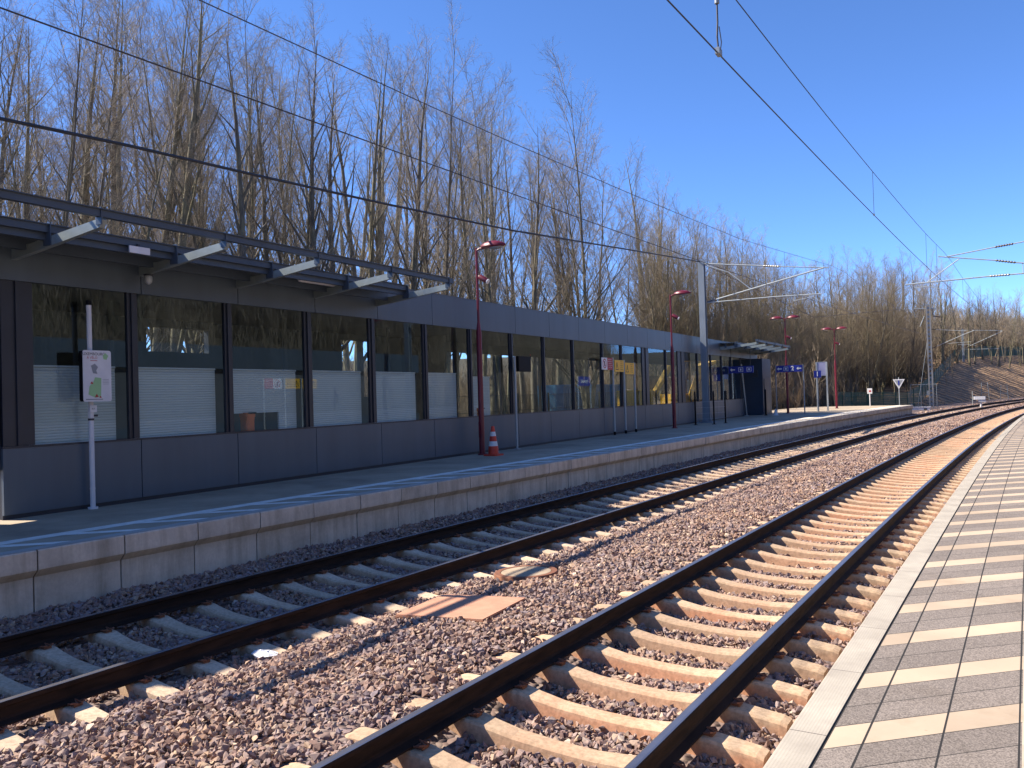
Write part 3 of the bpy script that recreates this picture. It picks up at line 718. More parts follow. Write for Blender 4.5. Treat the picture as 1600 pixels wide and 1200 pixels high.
# hanging direction sign under the far canopy in front of the glass
def arrow(mb,cx,cz,s,flip=1):
    y=-.012
    mb.add([(cx-flip*s,y,cz),(cx-flip*s*.25,y,cz+s*.7),(cx-flip*s*.25,y,cz+s*.22),(cx+flip*s,y,cz+s*.22),(cx+flip*s,y,cz-s*.22),(cx-flip*s*.25,y,cz-s*.22),(cx-flip*s*.25,y,cz-s*.7)],[(0,1,2,3,4,5,6)])
def dirsign(loc,width,h,items,label,posts=True,postx=None,zc=2.55,rz=0):
    e=empty('direction_sign',loc,label,'sign',rz=rz)
    b=MB(); b.box((-width/2,0,zc-h/2),(width/2,.08,zc+h/2)); b.build('panel',M['signblue'],e)
    mb=MB()
    n=len(items); 
    for i,it in enumerate(items):
        cx=-width/2+(i+.5)*width/n
        if it=='<': arrow(mb,cx,zc,h*.36)
        elif it=='P':   # boxed pictogram
            for a,b2,c2,d2 in ((-.34,.34,.26,.32),(-.34,-.27,-.3,.32),(.27,.34,-.3,.32),(-.34,.34,-.32,-.26),(-.1,.1,-.15,.15)):
                mb.box((cx+a*h,-.014,zc+c2*h),(cx+b2*h,-.004,zc+d2*h))
        else: text_obj(it,h*.95,M['signwhite'],e,face((cx,-.012,zc),0),bold=.008)
    if mb.v: mb.build('pictogram',M['signwhite'],e)
    if posts:
        for x in (-width/2-.05,width/2+.05):
            b=MB(); b.tube([(x,.04,0),(x,.04,zc+h/2+.03)],.035,8); b.build('post',M['galvmast'],e,True)
    return e
dirsign((-9.45,50,HL),1.45,.38,['<','P','2','<'],'blue direction sign with arrows and number 2 before the first double lamp',zc=2.62)
dirsign((-8.5,53.7,HL),.42,.42,['1'],'small blue number 1 sign just right of the direction sign',zc=2.3,posts=False)
b=MB(); b.tube([(0,.04,0),(0,.04,2.52)],.03,8); o=b.build('post',M['galvmast'],[q for q in bpy.data.objects if q.name.startswith('direction_sign')][-1],True)
e=dirsign((-10.9,44.6,HL),1.3,.36,['<','P','P'],'blue direction sign hanging under the far canopy in front of the glass wall',zc=2.55,posts=False)
b=MB(); b.tube([(-.5,.04,2.72),(-.5,.04,3.6)],.015,6); b.tube([(.5,.04,2.72),(.5,.04,3.6)],.015,6); b.build('hanger',M['frame'],e)
# litter bins seen through the glass
def bin_(loc,lab):
    e=empty('litter_bin',loc,lab,'bin'); b=MB()
    b.cbox((0,0,.14),(.2,.20,.36),bev=.03); b.cbox((0,0,.41),(.23,.23,.08),bev=.03); b.cbox((0,0,.345),(.18,.18,.05)); b.build('body',M['orange'],e)
    b=MB(); b.cbox((.128,0,.44),(.008,.2,.03)); b.build('slot',M['black'],e)
    b=MB(); b.cbox((-.14,0,-.2),(.03,.05,1.3)); b.build('post',M['frame'],e)
bin_((BX-.20,11.12,1.58),'orange litter bin behind the third window from the left')
bin_((BX-.20,19.3,1.45),'orange litter bin behind the glass just left of the red lamp post')
# ------------------------------------------------------------------ info post
e=empty('information_post',(-11.42,7.78,HL),'white pole with a rounded map board on the far platform at left','sign post')
b=MB(); b.tube([(0,0,.03),(0,0,3.0)],.036,12); b.tube([(0,0,0),(0,0,.03)],.07,12); b.tube([(0,0,.29),(0,0,.31)],.039,12); b.build('pole',M['white'],e,True)
b=MB(); b.tube([(0,0,3.0),(0,0,3.07)],.04,12); b.build('cap',M['black'],e,True)
def rrect(y0,y1,z0,z1,r_,n=5):
    o=[]
    for cy,cz,a0 in ((y1-r_,z1-r_,0),(y0+r_,z1-r_,90),(y0+r_,z0+r_,180),(y1-r_,z0+r_,270)):
        for k in range(n+1): a=R_(a0+90*k/n); o.append((cy+r_*math.cos(a),cz+r_*math.sin(a)))
    return o
def slab(mb,pl,x0,x1):
    n=len(pl); V=[(x0,a,c) for a,c in pl]+[(x1,a,c) for a,c in pl]
    mb.add(V,[tuple(range(n)),tuple(range(2*n-1,n-1,-1))]+[(i,(i+1)%n,(i+1)%n+n,i+n) for i in range(n)][::-1]); return mb
bd=slab(MB(),rrect(-.20,.24,1.58,2.32,.03),.04,.13).build('box',M['black'],e)
slab(MB(),rrect(-.205,.245,1.575,2.325,.03),.131,.14).build('board',M['white'],e)
text_obj('LUXEMBOURG',.058,M['dark'],e,face((.142,-.045,2.27),EAST),align='CENTER')
text_obj('À VÉLO',.05,M['signred'],e,face((.142,-.06,2.215),EAST))
mb=MB(); x=.143
def poly(mb,pts,x=.143): mb.add([(x,a,c) for a,c in pts],[tuple(range(len(pts)))])
poly(mb,[(.11,2.25),(.15,2.29),(.20,2.25),(.17,2.19),(.12,2.2)]); poly(mb,[(-.13,1.68),(-.02,1.63),(.07,1.65),(.08,1.92),(-.02,1.93),(-.05,1.86),(-.11,1.80)]); mb.build('map',M['mapgreen'],e)
mb=MB(); poly(mb,[(-.08,2.10),(-.02,2.13),(.03,2.08),(.0,2.03),(.02,1.98),(-.05,1.99)]); 
for k in range(4): poly(mb,[(.1,1.90-k*.022),(.2,1.90-k*.022),(.2,1.895-k*.022),(.1,1.895-k*.022)])
poly(mb,[(-.17,1.60),(.1,1.60),(.1,1.615),(-.17,1.615)]); mb.build('print',M['greymark'],e)
mb=MB(); poly(mb,[(-.1,1.84),(-.07,1.87),(-.05,1.83)],.144); poly(mb,[(-.03,1.64),(0,1.69),(.03,1.64)],.144); poly(mb,[(.04,1.63),(.06,1.66),(.08,1.63)],.144); poly(mb,[(-.09,2.17),(.02,2.17),(.02,2.178),(-.09,2.178)],.144); mb.build('marks',M['signred'],e)
b=MB(); b.tube([(0,0,1.34),(0,0,1.44)],.042,12); b.cbox((.05,0,1.47),(.02,.11,.10)); b.build('sticker',M['signwhite'],e); 
text_obj('BUS',.03,M['dark'],e,face((.0615,0,1.47),EAST))
b=MB(); b.tube([(0,0,1.30),(0,0,1.33)],.043,12); b.cbox((.03,.05,1.37),(.03,.06,.03)); b.build('clamp',M['frame'],e)
# ------------------------------------------------------------------ display post and warning signs
e=empty('display_post',(-11.27,20.5,HL),'thin grey post with a small black departure screen, right of the cone','sign post')
b=MB(); b.tube([(0,0,0),(0,0,2.6)],.032,10); b.cbox((0,0,.01),(.16,.16,.02)); b.build('post',M['galv'],e,True)
b=MB(); b.box((-.03,.05,2.17),(.09,.80,2.60)); b.build('screen_housing',M['black'],e)
b=MB(); b.box((.091,.07,2.19),(.097,.78,2.58)); b.build('screen',M['black'],e)
text_obj('x',.12,M['signred'],e,face((.06,.84,2.66),EAST))
def wsign(loc,w_,h,top,kind,label,group='warning signs on posts',flip=1,faceE=True):
    e=empty('warning_sign',loc,label,'sign',group); rz=0
    if not faceE: e.rotation_euler=(0,0,math.pi)
    b=MB(); b.tube([(0,0,.12),(0,0,top)],.036,10); b.build('post',M['galv'],e,True)
    b=MB(); b.tube([(0,0,0),(0,0,.12)],.045,10); b.build('foot',M['black'],e)
    y0,y1=(-w_-.03,-.03) 
    z0,z1=top-h-.02,top-.02
    if kind=='ban':
        b=MB(); b.box((-.012,y0,z0),(.012,(y0+y1)/2-.002,z1)); b.build('panel',M['signwhite'],e)
        b=MB(); b.box((-.012,(y0+y1)/2,z0),(.012,y1,z1)); b.build('panel',M['signred'],e)
        c=(y0*.75+y1*.25); zc=(z0+z1)/2; mb=MB(); V=[];n=24
        for rr in (.17,.135):
            for k in range(n): a=2*math.pi*k/n; V.append((.0135,c+rr*math.cos(a),zc+rr*math.sin(a)))
        mb.add(V,[(k,(k+1)%n,(k+1)%n+n,k+n) for k in range(n)]); mb.add([(.0137,c-.11,zc+.09),(.0137,c-.09,zc+.11),(.0137,c+.11,zc-.09),(.0137,c+.09,zc-.11)],[(0,1,2,3)]); mb.build('ring',M['signred'],e)
        mb=MB(); mb.add([(.0133,c-.03,zc+.09),(.0133,c+.03,zc+.09),(.0133,c+.045,zc),(.0133,c+.03,zc-.1),(.0133,c-.03,zc-.1),(.0133,c-.045,zc)],[tuple(range(6))]); mb.build('pictogram',M['dark'],e)
        for k in range(5): text_obj('ACCES INTERDIT' if k%2==0 else 'ZUTRITT VERBOTEN',.043,M['signwhite'],e,face((.0135,y0*.25+y1*.75,z1-.06-k*.07),EAST))
    else:
        b=MB(); b.box((-.012,y0,z0),(.012,y1,z1)); b.build('panel',M['yellow'],e)
        c=y0+.19; zc=(z0+z1)/2-.02; mb=MB()
        for sgn in (1,-1): mb.add([(.0135,c+sgn*.13,zc-.11),(.0135,c+sgn*.10,zc-.11),(.0135,c-sgn*.012,zc+.13),(.0135,c+sgn*.012,zc+.16)],[(0,1,2,3)])
        mb.box((.013,c-.13,zc-.125),(.0136,c+.13,zc-.10)); mb.box((.013,c-.012,zc-.05),(.0137,c+.012,zc+.06)); mb.build('triangle',M['dark'],e)
        for k,t in enumerate(('ATTENTION','PASSAGE','DE TRAINS','ACHTUNG','ZUGVERKEHR')): text_obj(t,.05,M['dark'],e,face((.0135,y0+.62,z1-.06-k*.07),EAST))
    return e
wsign((-11.35,27.9,HL),.98,.42,2.76,'ban','red and white no entry sign on a post in front of the glass')
wsign((-11.32,28.9,HL),.86,.42,2.70,'warn','yellow warning sign between the red and white sign and the other yellow one')
wsign((-11.3,29.9,HL),.90,.42,2.62,'warn','rightmost yellow warning sign on a post in front of the glass')
# ------------------------------------------------------------------ traffic cone
e=empty('traffic_cone',(-10.72,18.25,HL),'orange and white striped traffic cone at the foot of the red lamp post','cone')
b=MB(); b.cbox((0,0,.02),(.40,.40,.04),bev=.04); pr=[(.135,.04),(.125,.12),(.118,.14)]; b.lathe(pr,20)
def conseg(z0,z1,mat,nm): 
    r0=.128*(1-(z0-.05)/.82)+.018; r1=.128*(1-(z1-.05)/.82)+.018
    b=MB(); b.lathe([(r0,z0),(r1,z1)],20); return b.build(nm,mat,e,True)
b.build('base',M['cone_red'],e)
conseg(.141,.24,M['cone_red'],'body'); conseg(.241,.36,M['signwhite'],'reflective_band'); conseg(.361,.49,M['cone_red'],'body'); conseg(.491,.60,M['signwhite'],'reflective_band'); conseg(.601,.74,M['cone_red'],'body')
# ------------------------------------------------------------------ lamp posts
def lamphead(e,sx,z,rz):
    b=MB(); x0=.12*sx
    b.tube([(0,0,z-.04),(sx*.10,0,z)],.03,8); b.tube([(sx*.08,0,z),(sx*.24,0,z+.01)],.03,8); b.build('arm',M['red'],e,True)
    b=MB(); prof=[]; n=16; V=[];
    for i in range(9):
        t=i/8; xx=sx*(.18+.68*t); wv=.18*math.sin(math.pi*min(max(t*.93+.07,0),1))**.6+.012; hv=.135*math.sin(math.pi*(t*.85+.12))**.7+.01
        for k in range(n):
            a=2*math.pi*k/n; yy=wv*math.cos(a); zz=hv*math.sin(a); zz=zz if zz>0 else zz*.28; V.append((xx,yy,z+.02+zz))
    fs=[(i*n+k,i*n+(k+1)%n,(i+1)*n+(k+1)%n,(i+1)*n+k) for i in range(8) for k in range(n)]+[tuple(range(n-1,-1,-1)),tuple(8*n+k for k in range(n))]
    b.add(V,fs); b.build('lamp_head',M['red'],e,True)
    b=MB(); M4=Matrix.Translation((sx*.58,0,z-.0))@Matrix.Diagonal((1.7,1,1,1)); b.lathe([(.12,.0),(.11,-.03),(.07,-.055),(.01,-.065)],14,M=M4); b.build('glass',M['greymark'],e,True)
def lamp(loc,top,heads,label,spk=True,rz=0):
    e=empty('lamp_post',loc,label,'lamp post','red lamp posts',rz=rz); H=top-loc[2]
    b=MB(); b.tube([(0,0,.0),(0,0,.03)],.12,14); b.tube([(0,0,.03),(0,0,3.15),(0,0,3.4)],[.075,.07,.038],14); b.tube([(0,0,3.4),(0,0,H)],.034,10); b.build('pole',M['red'],e,True)
    b=MB(); b.tube([(.0,-.076,.5),(.0,-.08,.5)],.05,8); b.box((-.045,-.079,.45),(.045,-.072,.85)); b.build('service_door',M['red'],e)
    for h in heads: lamphead(e,h,H-.03,0)
    if spk:
        M4=Matrix.Translation((.13,0,4.55))@Matrix.Rotation(R_(-60),4,'Y'); b=MB(); b.lathe([(.055,-.2),(.07,-.15),(.07,.05),(.06,.08)],12,M=M4); b.build('loudspeaker',M['red'],e,True)
        b=MB(); b.lathe([(.066,-.225),(.066,-.201)],12,M=M4); b.build('speaker_face',M['white'],e)
    return e
lamp((-11.2,18.5,HL),6.05,(1,),'single headed dark red lamp post beside the traffic cone')
lamp((-10.8,32.96,HL),6.15,(1,),'single headed dark red lamp post near the tall grey mast')
lamp((-9.9,51.6,HL),6.4,(1,-1),'double headed dark red lamp post behind the blue direction sign')
lamp((-8.6,62.0,HL),6.25,(1,-1),'double headed dark red lamp post farthest along the far platform')
# ------------------------------------------------------------------ platform furniture further on
e=empty('notice_frame',(-8.6,56,HL),'tall metal frame holding a pale lilac timetable panel','sign')
for x in (-.3,.3):
    b=MB(); b.cbox((x,0,1.55),(.09,.09,3.1)); b.build('post',M['galv'],e)
b=MB(); b.box((-.25,-.02,2.25),(.25,.02,3.08)); b.build('panel',pm('lilac_panel',(.42,.42,.62),None,2,.4),e)
b=MB(); b.box((-.27,-.03,2.22),(.27,.03,2.245)); b.box((-.27,-.03,3.085),(.27,.03,3.11)); b.build('rail',M['galv'],e)
e=empty('small_sign',(-6.95,66.8,HL),'small white and red plate on a short post near the platform end','sign')
b=MB(); b.tube([(0,0,0),(0,0,1.0)],.035,8); b.build('post',M['signwhite'],e,True); b=MB(); b.box((-.17,-.03,.92),(.17,-.01,1.32)); b.build('plate',M['signwhite'],e); b=MB(); b.box((-.05,-.034,1.05),(.1,-.031,1.17)); b.build('mark',M['signred'],e)
e=empty('triangle_sign',(-5.25,70.5,-.3),'upside down triangular board on a thin pole past the platform end','sign')
b=MB(); b.tube([(0,0,0),(0,0,3.1)],.03,8); b.build('post',M['galv'],e,True)
b=MB(); b.add([(-.42,-.04,2.95),(.42,-.04,2.95),(0,-.04,2.2),(-.42,-.06,2.95),(.42,-.06,2.95),(0,-.06,2.2)],[(0,2,1),(3,4,5),(0,1,4,3),(1,2,5,4),(2,0,3,5)]); b.build('board',M['signwhite'],e)
b=MB(); b.add([(-.30,-.062,2.88),(.30,-.062,2.88),(0,-.062,2.36)],[(0,1,2)][::-1]); b.build('field',M['greymark'],e)
b=MB(); b.box((-.05,-.066,2.5),(.05,-.063,2.86)); b.build('bar',M['signblue'],e)
e=empty('dark_post',(-10.47,48.3,HL),'slim dark bollard post right of the navy cabin','post','thin dark posts')
b=MB(); b.tube([(0,0,0),(0,0,1.42),(0,0,1.47)],[.045,.045,.02],10); b.build('post',M['black'],e,True); b=MB(); b.cbox((0,0,.01),(.16,.16,.02)); b.build('foot',M['black'],e)
e=empty('white_marker',(-9.9,48.1,HL),'tiny white pyramid shaped marker standing beside the dark bollard post','marker')
b=MB(); b.lathe([(.13,0),(.12,.05),(.05,.30),(.015,.36)],6); b.build('body',M['white'],e)
b=MB(); b.cbox((0,0,.01),(.3,.3,.016)); b.build('foot',M['white'],e)
# barrier round the mast foot
for (x,y,lab) in ((-10.82,35.95,'slim dark post left of the tall grey mast'),(-10.14,36.44,'slim dark post right of the tall grey mast, the nearer of two'),(-9.97,37.7,'slim dark post right of the tall grey mast, the farther of two')):
    e=empty('dark_post',(x,y,HL),lab,'post','thin dark posts'); b=MB(); b.tube([(0,0,0),(0,0,1.42),(0,0,1.47)],[.035,.035,.02],10); b.build('post',M['black'],e,True); b=MB(); b.cbox((0,0,.01),(.14,.14,.02)); b.build('foot',M['black'],e)
e=empty('wire_barrier',(-10.5,36.2,HL),'thin wires strung between the dark posts before the mast','barrier')
b=MB()
for z in (.25,.5,.75,1.0): b.tube([(-.32,-.25,z),(.36,.24,z)],.006,4); b.tube([(.36,.24,z),(.53,1.5,z)],.006,4)
b.build('wires',M['galv'],e)
# ------------------------------------------------------------------ masts
def hbeam(b,x,y,z0,z1,w_,t=.025):
    b.box((x-w_/2,y-w_/2,z0),(x+w_/2,y-w_/2+t,z1)); b.box((x-w_/2,y+w_/2-t,z0),(x+w_/2,y+w_/2,z1)); b.box((x-t/2,y-w_/2+t+.001,z0),(x+t/2,y+w_/2-t-.001,z1))
def insul(e,p0,p1,rad=.05,n=7):
    p0=Vector(p0);p1=Vector(p1); b=MB(); pts=[];rs=[]
    for i in range(2*n+1): pts.append(p0.lerp(p1,i/(2*n))); rs.append(rad if i%2 else rad*.45)
    b.tube(pts,rs,8); b.build('insulator',M['insul'],e)
e=empty('catenary_mast',(-11.15,38.78,HL),'tall grey steel mast standing on the far platform','mast','catenary masts')
b=MB(); hbeam(b,0,0,.03,7.6,.28); b.build('column',M['galvmast'],e)
b=MB(); b.cbox((0,0,.015),(.75,.75,.03))
for a in (-.3,-.1,.1,.3): b.tube([(a,-.3,.03),(a,-.3,.16)],.022,6); b.tube([(a,.3,.03),(a,.3,.16)],.022,6)
b.cbox((0,0,-.0),(.95,.95,.02)); b.build('base_plate',M['galvmast'],e)
def W(e,*pts): return [Vector(p)-Vector(e.location) for p in pts]
b=MB(); q=W(e,(-11.03,38.8,8.16),(-8.3,38.8,7.78)); b.tube(q,.028,8); b.tube(W(e,(-7.6,38.8,7.68),(-5.51,38.8,7.42)),.022,8)
b.tube(W(e,(-10.94,38.8,6.35),(-5.7,38.8,7.44)),.032,8); b.tube(W(e,(-10.94,38.8,6.32),(-7.9,38.8,6.34),(-5.87,38.8,6.30)),.026,8); b.tube(W(e,(-10.9,38.8,8.05),(-9.9,38.8,7.65),(-8.9,38.8,6.78)),.022,8)
b.tube(W(e,(-7.04,38.8,6.09),(-6.21,38.8,6.2),(-5.88,38.8,5.95)),.014,6); b.tube(W(e,(-7.0,38.8,6.33),(-7.04,38.8,6.09)),.014,6)
b.build('cantilever',M['galv'],e,True); insul(e,*W(e,(-8.3,38.8,7.78),(-7.6,38.8,7.68))); insul(e,*W(e,(-10.94,38.8,6.35),(-10.5,38.8,6.44)))
e=empty('catenary_mast',(-3.9,90,-.3),'weathered lattice mast with crossarm left of the curving tracks','mast','catenary masts')
b=MB(); 
for sx in (-.15,.15): b.box((sx-.06,-.15,0),(sx+.06,.15,10.1))
b.build('column',M['wood_pole'],e)
b=MB()
z=.5
while z<10: b.box((-.089,-.05,z),(.089,.05,z+.22)); z+=.42
b.box((-.2,-.14,10.101),(.2,.14,10.2)); b.build('lacing',M['galvmast'],e)
b=MB(); b.tube([(-1.3,0,9.85),(.75,0,9.75)],.04,8); b.tube([(-1.3,0,9.85),(-1.15,0,9.0)],.02,6); b.tube([(-.35,0,9.1),(-.75,0,8.1)],.04,6); b.build('crossarm',M['galvmast'],e,True)
insul(e,(-.45,0,9.75),(-.45,0,9.15)); insul(e,(.4,0,9.7),(.4,0,9.1)); b=MB(); b.tube([(.4,0,9.05),(1.0,0,8.9)],.05,8); b.build('bracket',M['insul'],e)
b=MB(); b.tube([(-.2,0,6.5),(-1.25,0,.1)],.025,6); b.build('stay',M['galvmast'],e)
b=MB(); b.tube([(.5,.2,7.75),(3.1,.2,7.45)],.025,6); b.tube([(.55,.2,6.1),(3.1,.2,7.2),(3.8,.2,7.45)],.028,6); b.tube([(1.6,.2,6.35),(3.5,.2,6.4)],.02,6); b.tube([(2.4,.2,6.2),(3.6,.2,6.1),(3.9,.2,6.0)],.015,6); b.build('cantilever',M['galv'],e,True)
insul(e,(.2,.2,7.8),(.6,.2,7.74)); insul(e,(.2,.2,5.95),(.6,.2,6.12))
e=empty('catenary_mast',(-1.8,152,-.3),'slender distant mast in front of the brown embankment','mast','catenary masts')
b=MB(); hbeam(b,0,0,0,11.2,.34,.05); b.build('column',M['galvmast'],e); b=MB(); b.tube([(0,0,11),(5.5,0,10.6)],.045,6); b.tube([(0,0,8.0),(5.5,0,10.5)],.045,6); b.tube([(0,0,7.9),(5,0,7.8)],.04,6); b.build('cantilever',M['galv'],e,True)
for (x,y,lab) in ((8.6,184,'far slender mast near the right edge above the embankment'),(13.5,203,'farthest slender mast at the right edge above the embankment')):
    e=empty('catenary_mast',(x,y,-.3),lab,'mast','catenary masts'); b=MB(); hbeam(b,0,0,0,12.,.34,.06); b.build('column',M['galvmast'],e); b=MB(); b.tube([(-.4,0,11.6),(5.5,0,11.2)],.05,6); b.tube([(0,0,9.0),(5.5,0,11.)],.05,6); b.tube([(0,0,8.6),(5,0,8.5)],.04,6); b.build('cantilever',M['galv'],e,True)
e=empty('catenary_mast',(3.3,36.4,HR),'mast beyond the right edge whose insulated arms reach in over the near track','mast','catenary masts')
b=MB(); hbeam(b,0,0,.03,8.2,.28); b.cbox((0,0,.015),(.7,.7,.03)); b.build('column',M['galvmast'],e)
b=MB(); b.tube(W(e,(-.96,36.4,7.07),(.75,36.4,7.27)),.022,8); b.tube(W(e,(1.35,36.4,7.33),(3.2,36.4,7.55)),.022,8)
b.tube(W(e,(-1.15,36.4,7.12),(.75,36.4,6.77)),.022,8); b.tube(W(e,(1.4,36.4,6.62),(3.2,36.4,6.3)),.026,8)
b.tube(W(e,(-2.34,36.4,6.13),(.55,36.4,6.19)),.026,8); b.tube(W(e,(1.2,36.4,6.19),(3.2,36.4,6.2)),.026,8); b.tube(W(e,(1.62,36.4,6.58),(1.62,36.4,6.2)),.014,6)
b.tube(W(e,(-1.6,36.4,6.14),(-.45,36.4,6.95)),.02,8); b.tube(W(e,(-2.0,36.4,5.97),(-1.55,36.4,6.0),(-1.0,36.4,5.82)),.014,6); b.tube(W(e,(-2.05,36.4,6.12),(-2.0,36.4,5.97)),.012,6)
b.build('cantilever',M['galv'],e,True); insul(e,*W(e,(.75,36.4,7.27),(1.35,36.4,7.33))); insul(e,*W(e,(.75,36.4,6.77),(1.4,36.4,6.62))); insul(e,*W(e,(.55,36.4,6.19),(1.2,36.4,6.19)))
# ------------------------------------------------------------------ overhead wires
def wire(name,pts,rad,label,drop=None):
    o0=pts[0]; e=empty(name,o0,label,'wire','overhead wires')
    b=MB(); b.tube([Vector(p)-Vector(o0) for p in pts],rad,5); b.build('cable',M['cableblack'],e)
    for a,c in (drop or []):
        b=MB(); b.tube([Vector(a)-Vector(o0),Vector(c)-Vector(o0)],.0045,4); b.build('dropper',M['cableblack'],e)
        b=MB(); b.cbox(Vector(c)-Vector(o0)+Vector((0,0,.012)),(.03,.06,.04)); b.build('clamp',M['galvmast'],e)
    return e
def along(off,ss,zs):
    out=[]
    for s,z in zip(ss,zs): x,y,_=P(s,off); out.append((float(x),float(y),float(z)))
    return out
def cat(off,s0,s1,zc,name_c,name_m,lc,lm_,knots,drops):
    ss=np.arange(s0,s1,2.5); kz=[k[1] for k in knots]; ks=[k[0] for k in knots]
    zm=np.interp(ss,ks,kz)
    wire('contact_wire',along(off,ss,[zc]*len(ss)),.0085,lc)
    dr=[]
    for s in drops:
        x,y,_=P(s,off); dr.append(((float(x),float(y),float(np.interp(s,ks,kz))),(float(x),float(y),zc)))
    wire('messenger_wire',along(off,ss,zm),.007,lm_,dr)
def sag(pts,lo):
    out=[]
    for (s0,s1) in zip(pts[:-1],pts[1:]):
        for k in range(8): t=k/8; out.append((s0+(s1-s0)*t,7.15-(7.15-lo)*4*t*(1-t)))
    out.append((pts[-1],7.15)); return out
kR=[(-20,7.6),(-5,7.1),(5,6.86),(13,6.79),(19,6.80),(25,6.86),(34,6.95),(41.4,7.10)]+[(a,b) for a,b in sag([41.6,96,150,204,258],6.3)][1:]
cat(-.75,-15,258,5.9,0,0,'lower overhead contact wire above the near track at upper right','upper overhead wire above the near track at upper right',kR,[24.8,34.6,37.5,47,54,61,70,80,90])
kL=[(-20,7.3),(-5,6.6),(10,6.46),(16,6.46),(23,6.56),(30,6.7),(43.8,7.42)]+[(a,b+.27) for a,b in sag([43.8,98,150,204,258],6.3)][1:]
cat(-D-.75,-15,258,5.6,0,0,'lower overhead contact wire above the far track','upper overhead wire above the far track',kL,[27,35,41,47,54,61,70,80,90])
# section insulator hanger seen at the top
x,y,_=P(14.2,-.75); e=empty('wire_hanger',(float(x),float(y),5.9),'jointed hanger clamp dropping onto the contact wire at top right','hanger')
b=MB(); b.tube([(0,0,.03),(-.01,0,.2),(.0,0,.35),(0,0,.9)],.01,6); b.tube([(.02,0,.03),(.035,0,.12),(.015,0,.3)],.006,5); b.build('rod',M['cableblack'],e)
b=MB(); b.cbox((0,0,.02),(.05,.12,.07)); b.tube([(0,0,.56),(0,0,.6)],.028,8); b.build('clamp',M['galvmast'],e)
wire('feeder_cable',[(-11.26,-8,5.8),(-11.26,6.45,6.08),(-11.26,8.38,6.2),(-11.26,10.99,6.31),(-11.26,14.74,6.5),(-11.26,20.55,6.84),(-11.26,30.83,7.66),(-11.2,38.7,8.26)],.028,'thick grey feeder cable crossing the trees to the tall mast')
wire('guy_wire',[(-11.15,38.9,8.2),(-9.6,60,7.0),(-6.2,89.8,9.6)],.014,'thin cable from the tall mast away to the lattice mast')
# ------------------------------------------------------------------ covers in the ballast
e=empty('checker_plate',(-4.95,7.66,-.078),'square orange rusty checker plate lying in the ballast','cover')
cp,nt,bs_,tc=newmat('checker_plate'); co=tc.outputs['Object']
wv=N(nt,'TexChecker'); wv.inputs['Scale'].default_value=48; mp=N(nt,'Mapping'); mp.inputs['Rotation'].default_value=(0,0,R_(45)); nt.links.new(co,mp.inputs[0]); nt.links.new(mp.outputs[0],wv.inputs[0])
col=mix(nt,math_(nt,'MULTIPLY',wv.outputs[1],.35),ramp(nt,noise(nt,co,5,5),[(.3,(.50,.24,.15)),(.7,(.60,.33,.21))]),(.33,.15,.10)); nt.links.new(col,bs_.inputs['Base Color']); bs_.inputs['Roughness'].default_value=.7; bump(nt,bs_,wv.outputs[1],.4,.004)
b=MB(); b.cbox((0,0,0),(1.06,.96,.02)); b.build('plate',cp,e)
b=MB(); b.cbox((0,0,-.05),(1.09,.99,.075)); b.build('frame',M['rust'],e); e.rotation_euler=(0,R_(-2.6),R_(1.5))
e=empty('manhole_cover',(-5.13,9.47,-.075),'round manhole with pale concrete centre and rusty rim in the ballast','cover')
b=MB(); b.lathe([(.41,-.1),(.41,.0),(.40,.012),(.33,.012),(.33,.004),(.325,.004)],36); b.build('rim',M['rust'],e,True)
b=MB(); b.lathe([(.322,-.02),(.322,.010),(.30,.016),(.02,.018)],36); b.build('lid',M['concrete_light'],e,True); e.rotation_euler=(0,R_(-1.6),0)
e=empty('litter',(-5.93,5.75,-.2),'crumpled white plastic scrap beside the sleeper end','litter')
b=MB(); rr=random.Random(2); V=[];n=10
for i in range(5):
    for k in range(n): a=2*math.pi*k/n; ra=.09*math.sin(math.pi*(i+.6)/5.2)*(1+.3*rr.random()); V.append((ra*math.cos(a)*1.4,ra*math.sin(a),.015*i+rr.uniform(-.01,.01)))
b.add(V,[(i*n+k,i*n+(k+1)%n,(i+1)*n+(k+1)%n,(i+1)*n+k) for i in range(4) for k in range(n)]+[tuple(4*n+k for k in range(n))]); b.build('sheet',M['white'],e)
# ------------------------------------------------------------------ trackside things round the curve
e=empty('concrete_block',(-4.6,84.,-.25),'low white concrete trough beside the foot of the lattice mast','block'); b=MB(); b.cbox((0,0,.2),(1.7,.5,.4),bev=.04); b.cbox((0,0,.42),(1.8,.6,.06),bev=.04); b.build('block',M['white'],e)
b=MB(); b.cbox((.45,-.26,.2),(.25,.03,.2)); b.build('opening',M['dark'],e)
e=empty('signal_box',(.15,92,-.2),'small white trackside apparatus standing between the two curving tracks','signal'); b=MB(); b.cbox((0,0,.95),(1.0,.4,.3),bev=.04); b.cbox((.2,0,.7),(.6,.3,.25)); b.build('head',M['white'],e); b=MB(); b.tube([(.1,0,0),(.1,0,.6)],.1,8); b.build('stand',M['white'],e); b=MB(); b.tube([(-.6,0,0),(-.6,0,1.6)],.03,6);b.build('rod',M['galv'],e)
e=empty('gate_frame',(-4.6,92,-.4),'thin grey tubular frame behind the lattice mast','frame'); b=MB(); b.tube([(-1.2,0,0),(-1.2,0,2.6),(1.1,0,2.6),(1.1,0,0)],.04,6); b.tube([(-.3,0,0),(-.3,0,2.55)],.03,6); b.build('tube',M['galvmast'],e); b=MB(); b.cbox((.35,0,1.75),(.25,.1,.45)); b.build('box',M['galv'],e)
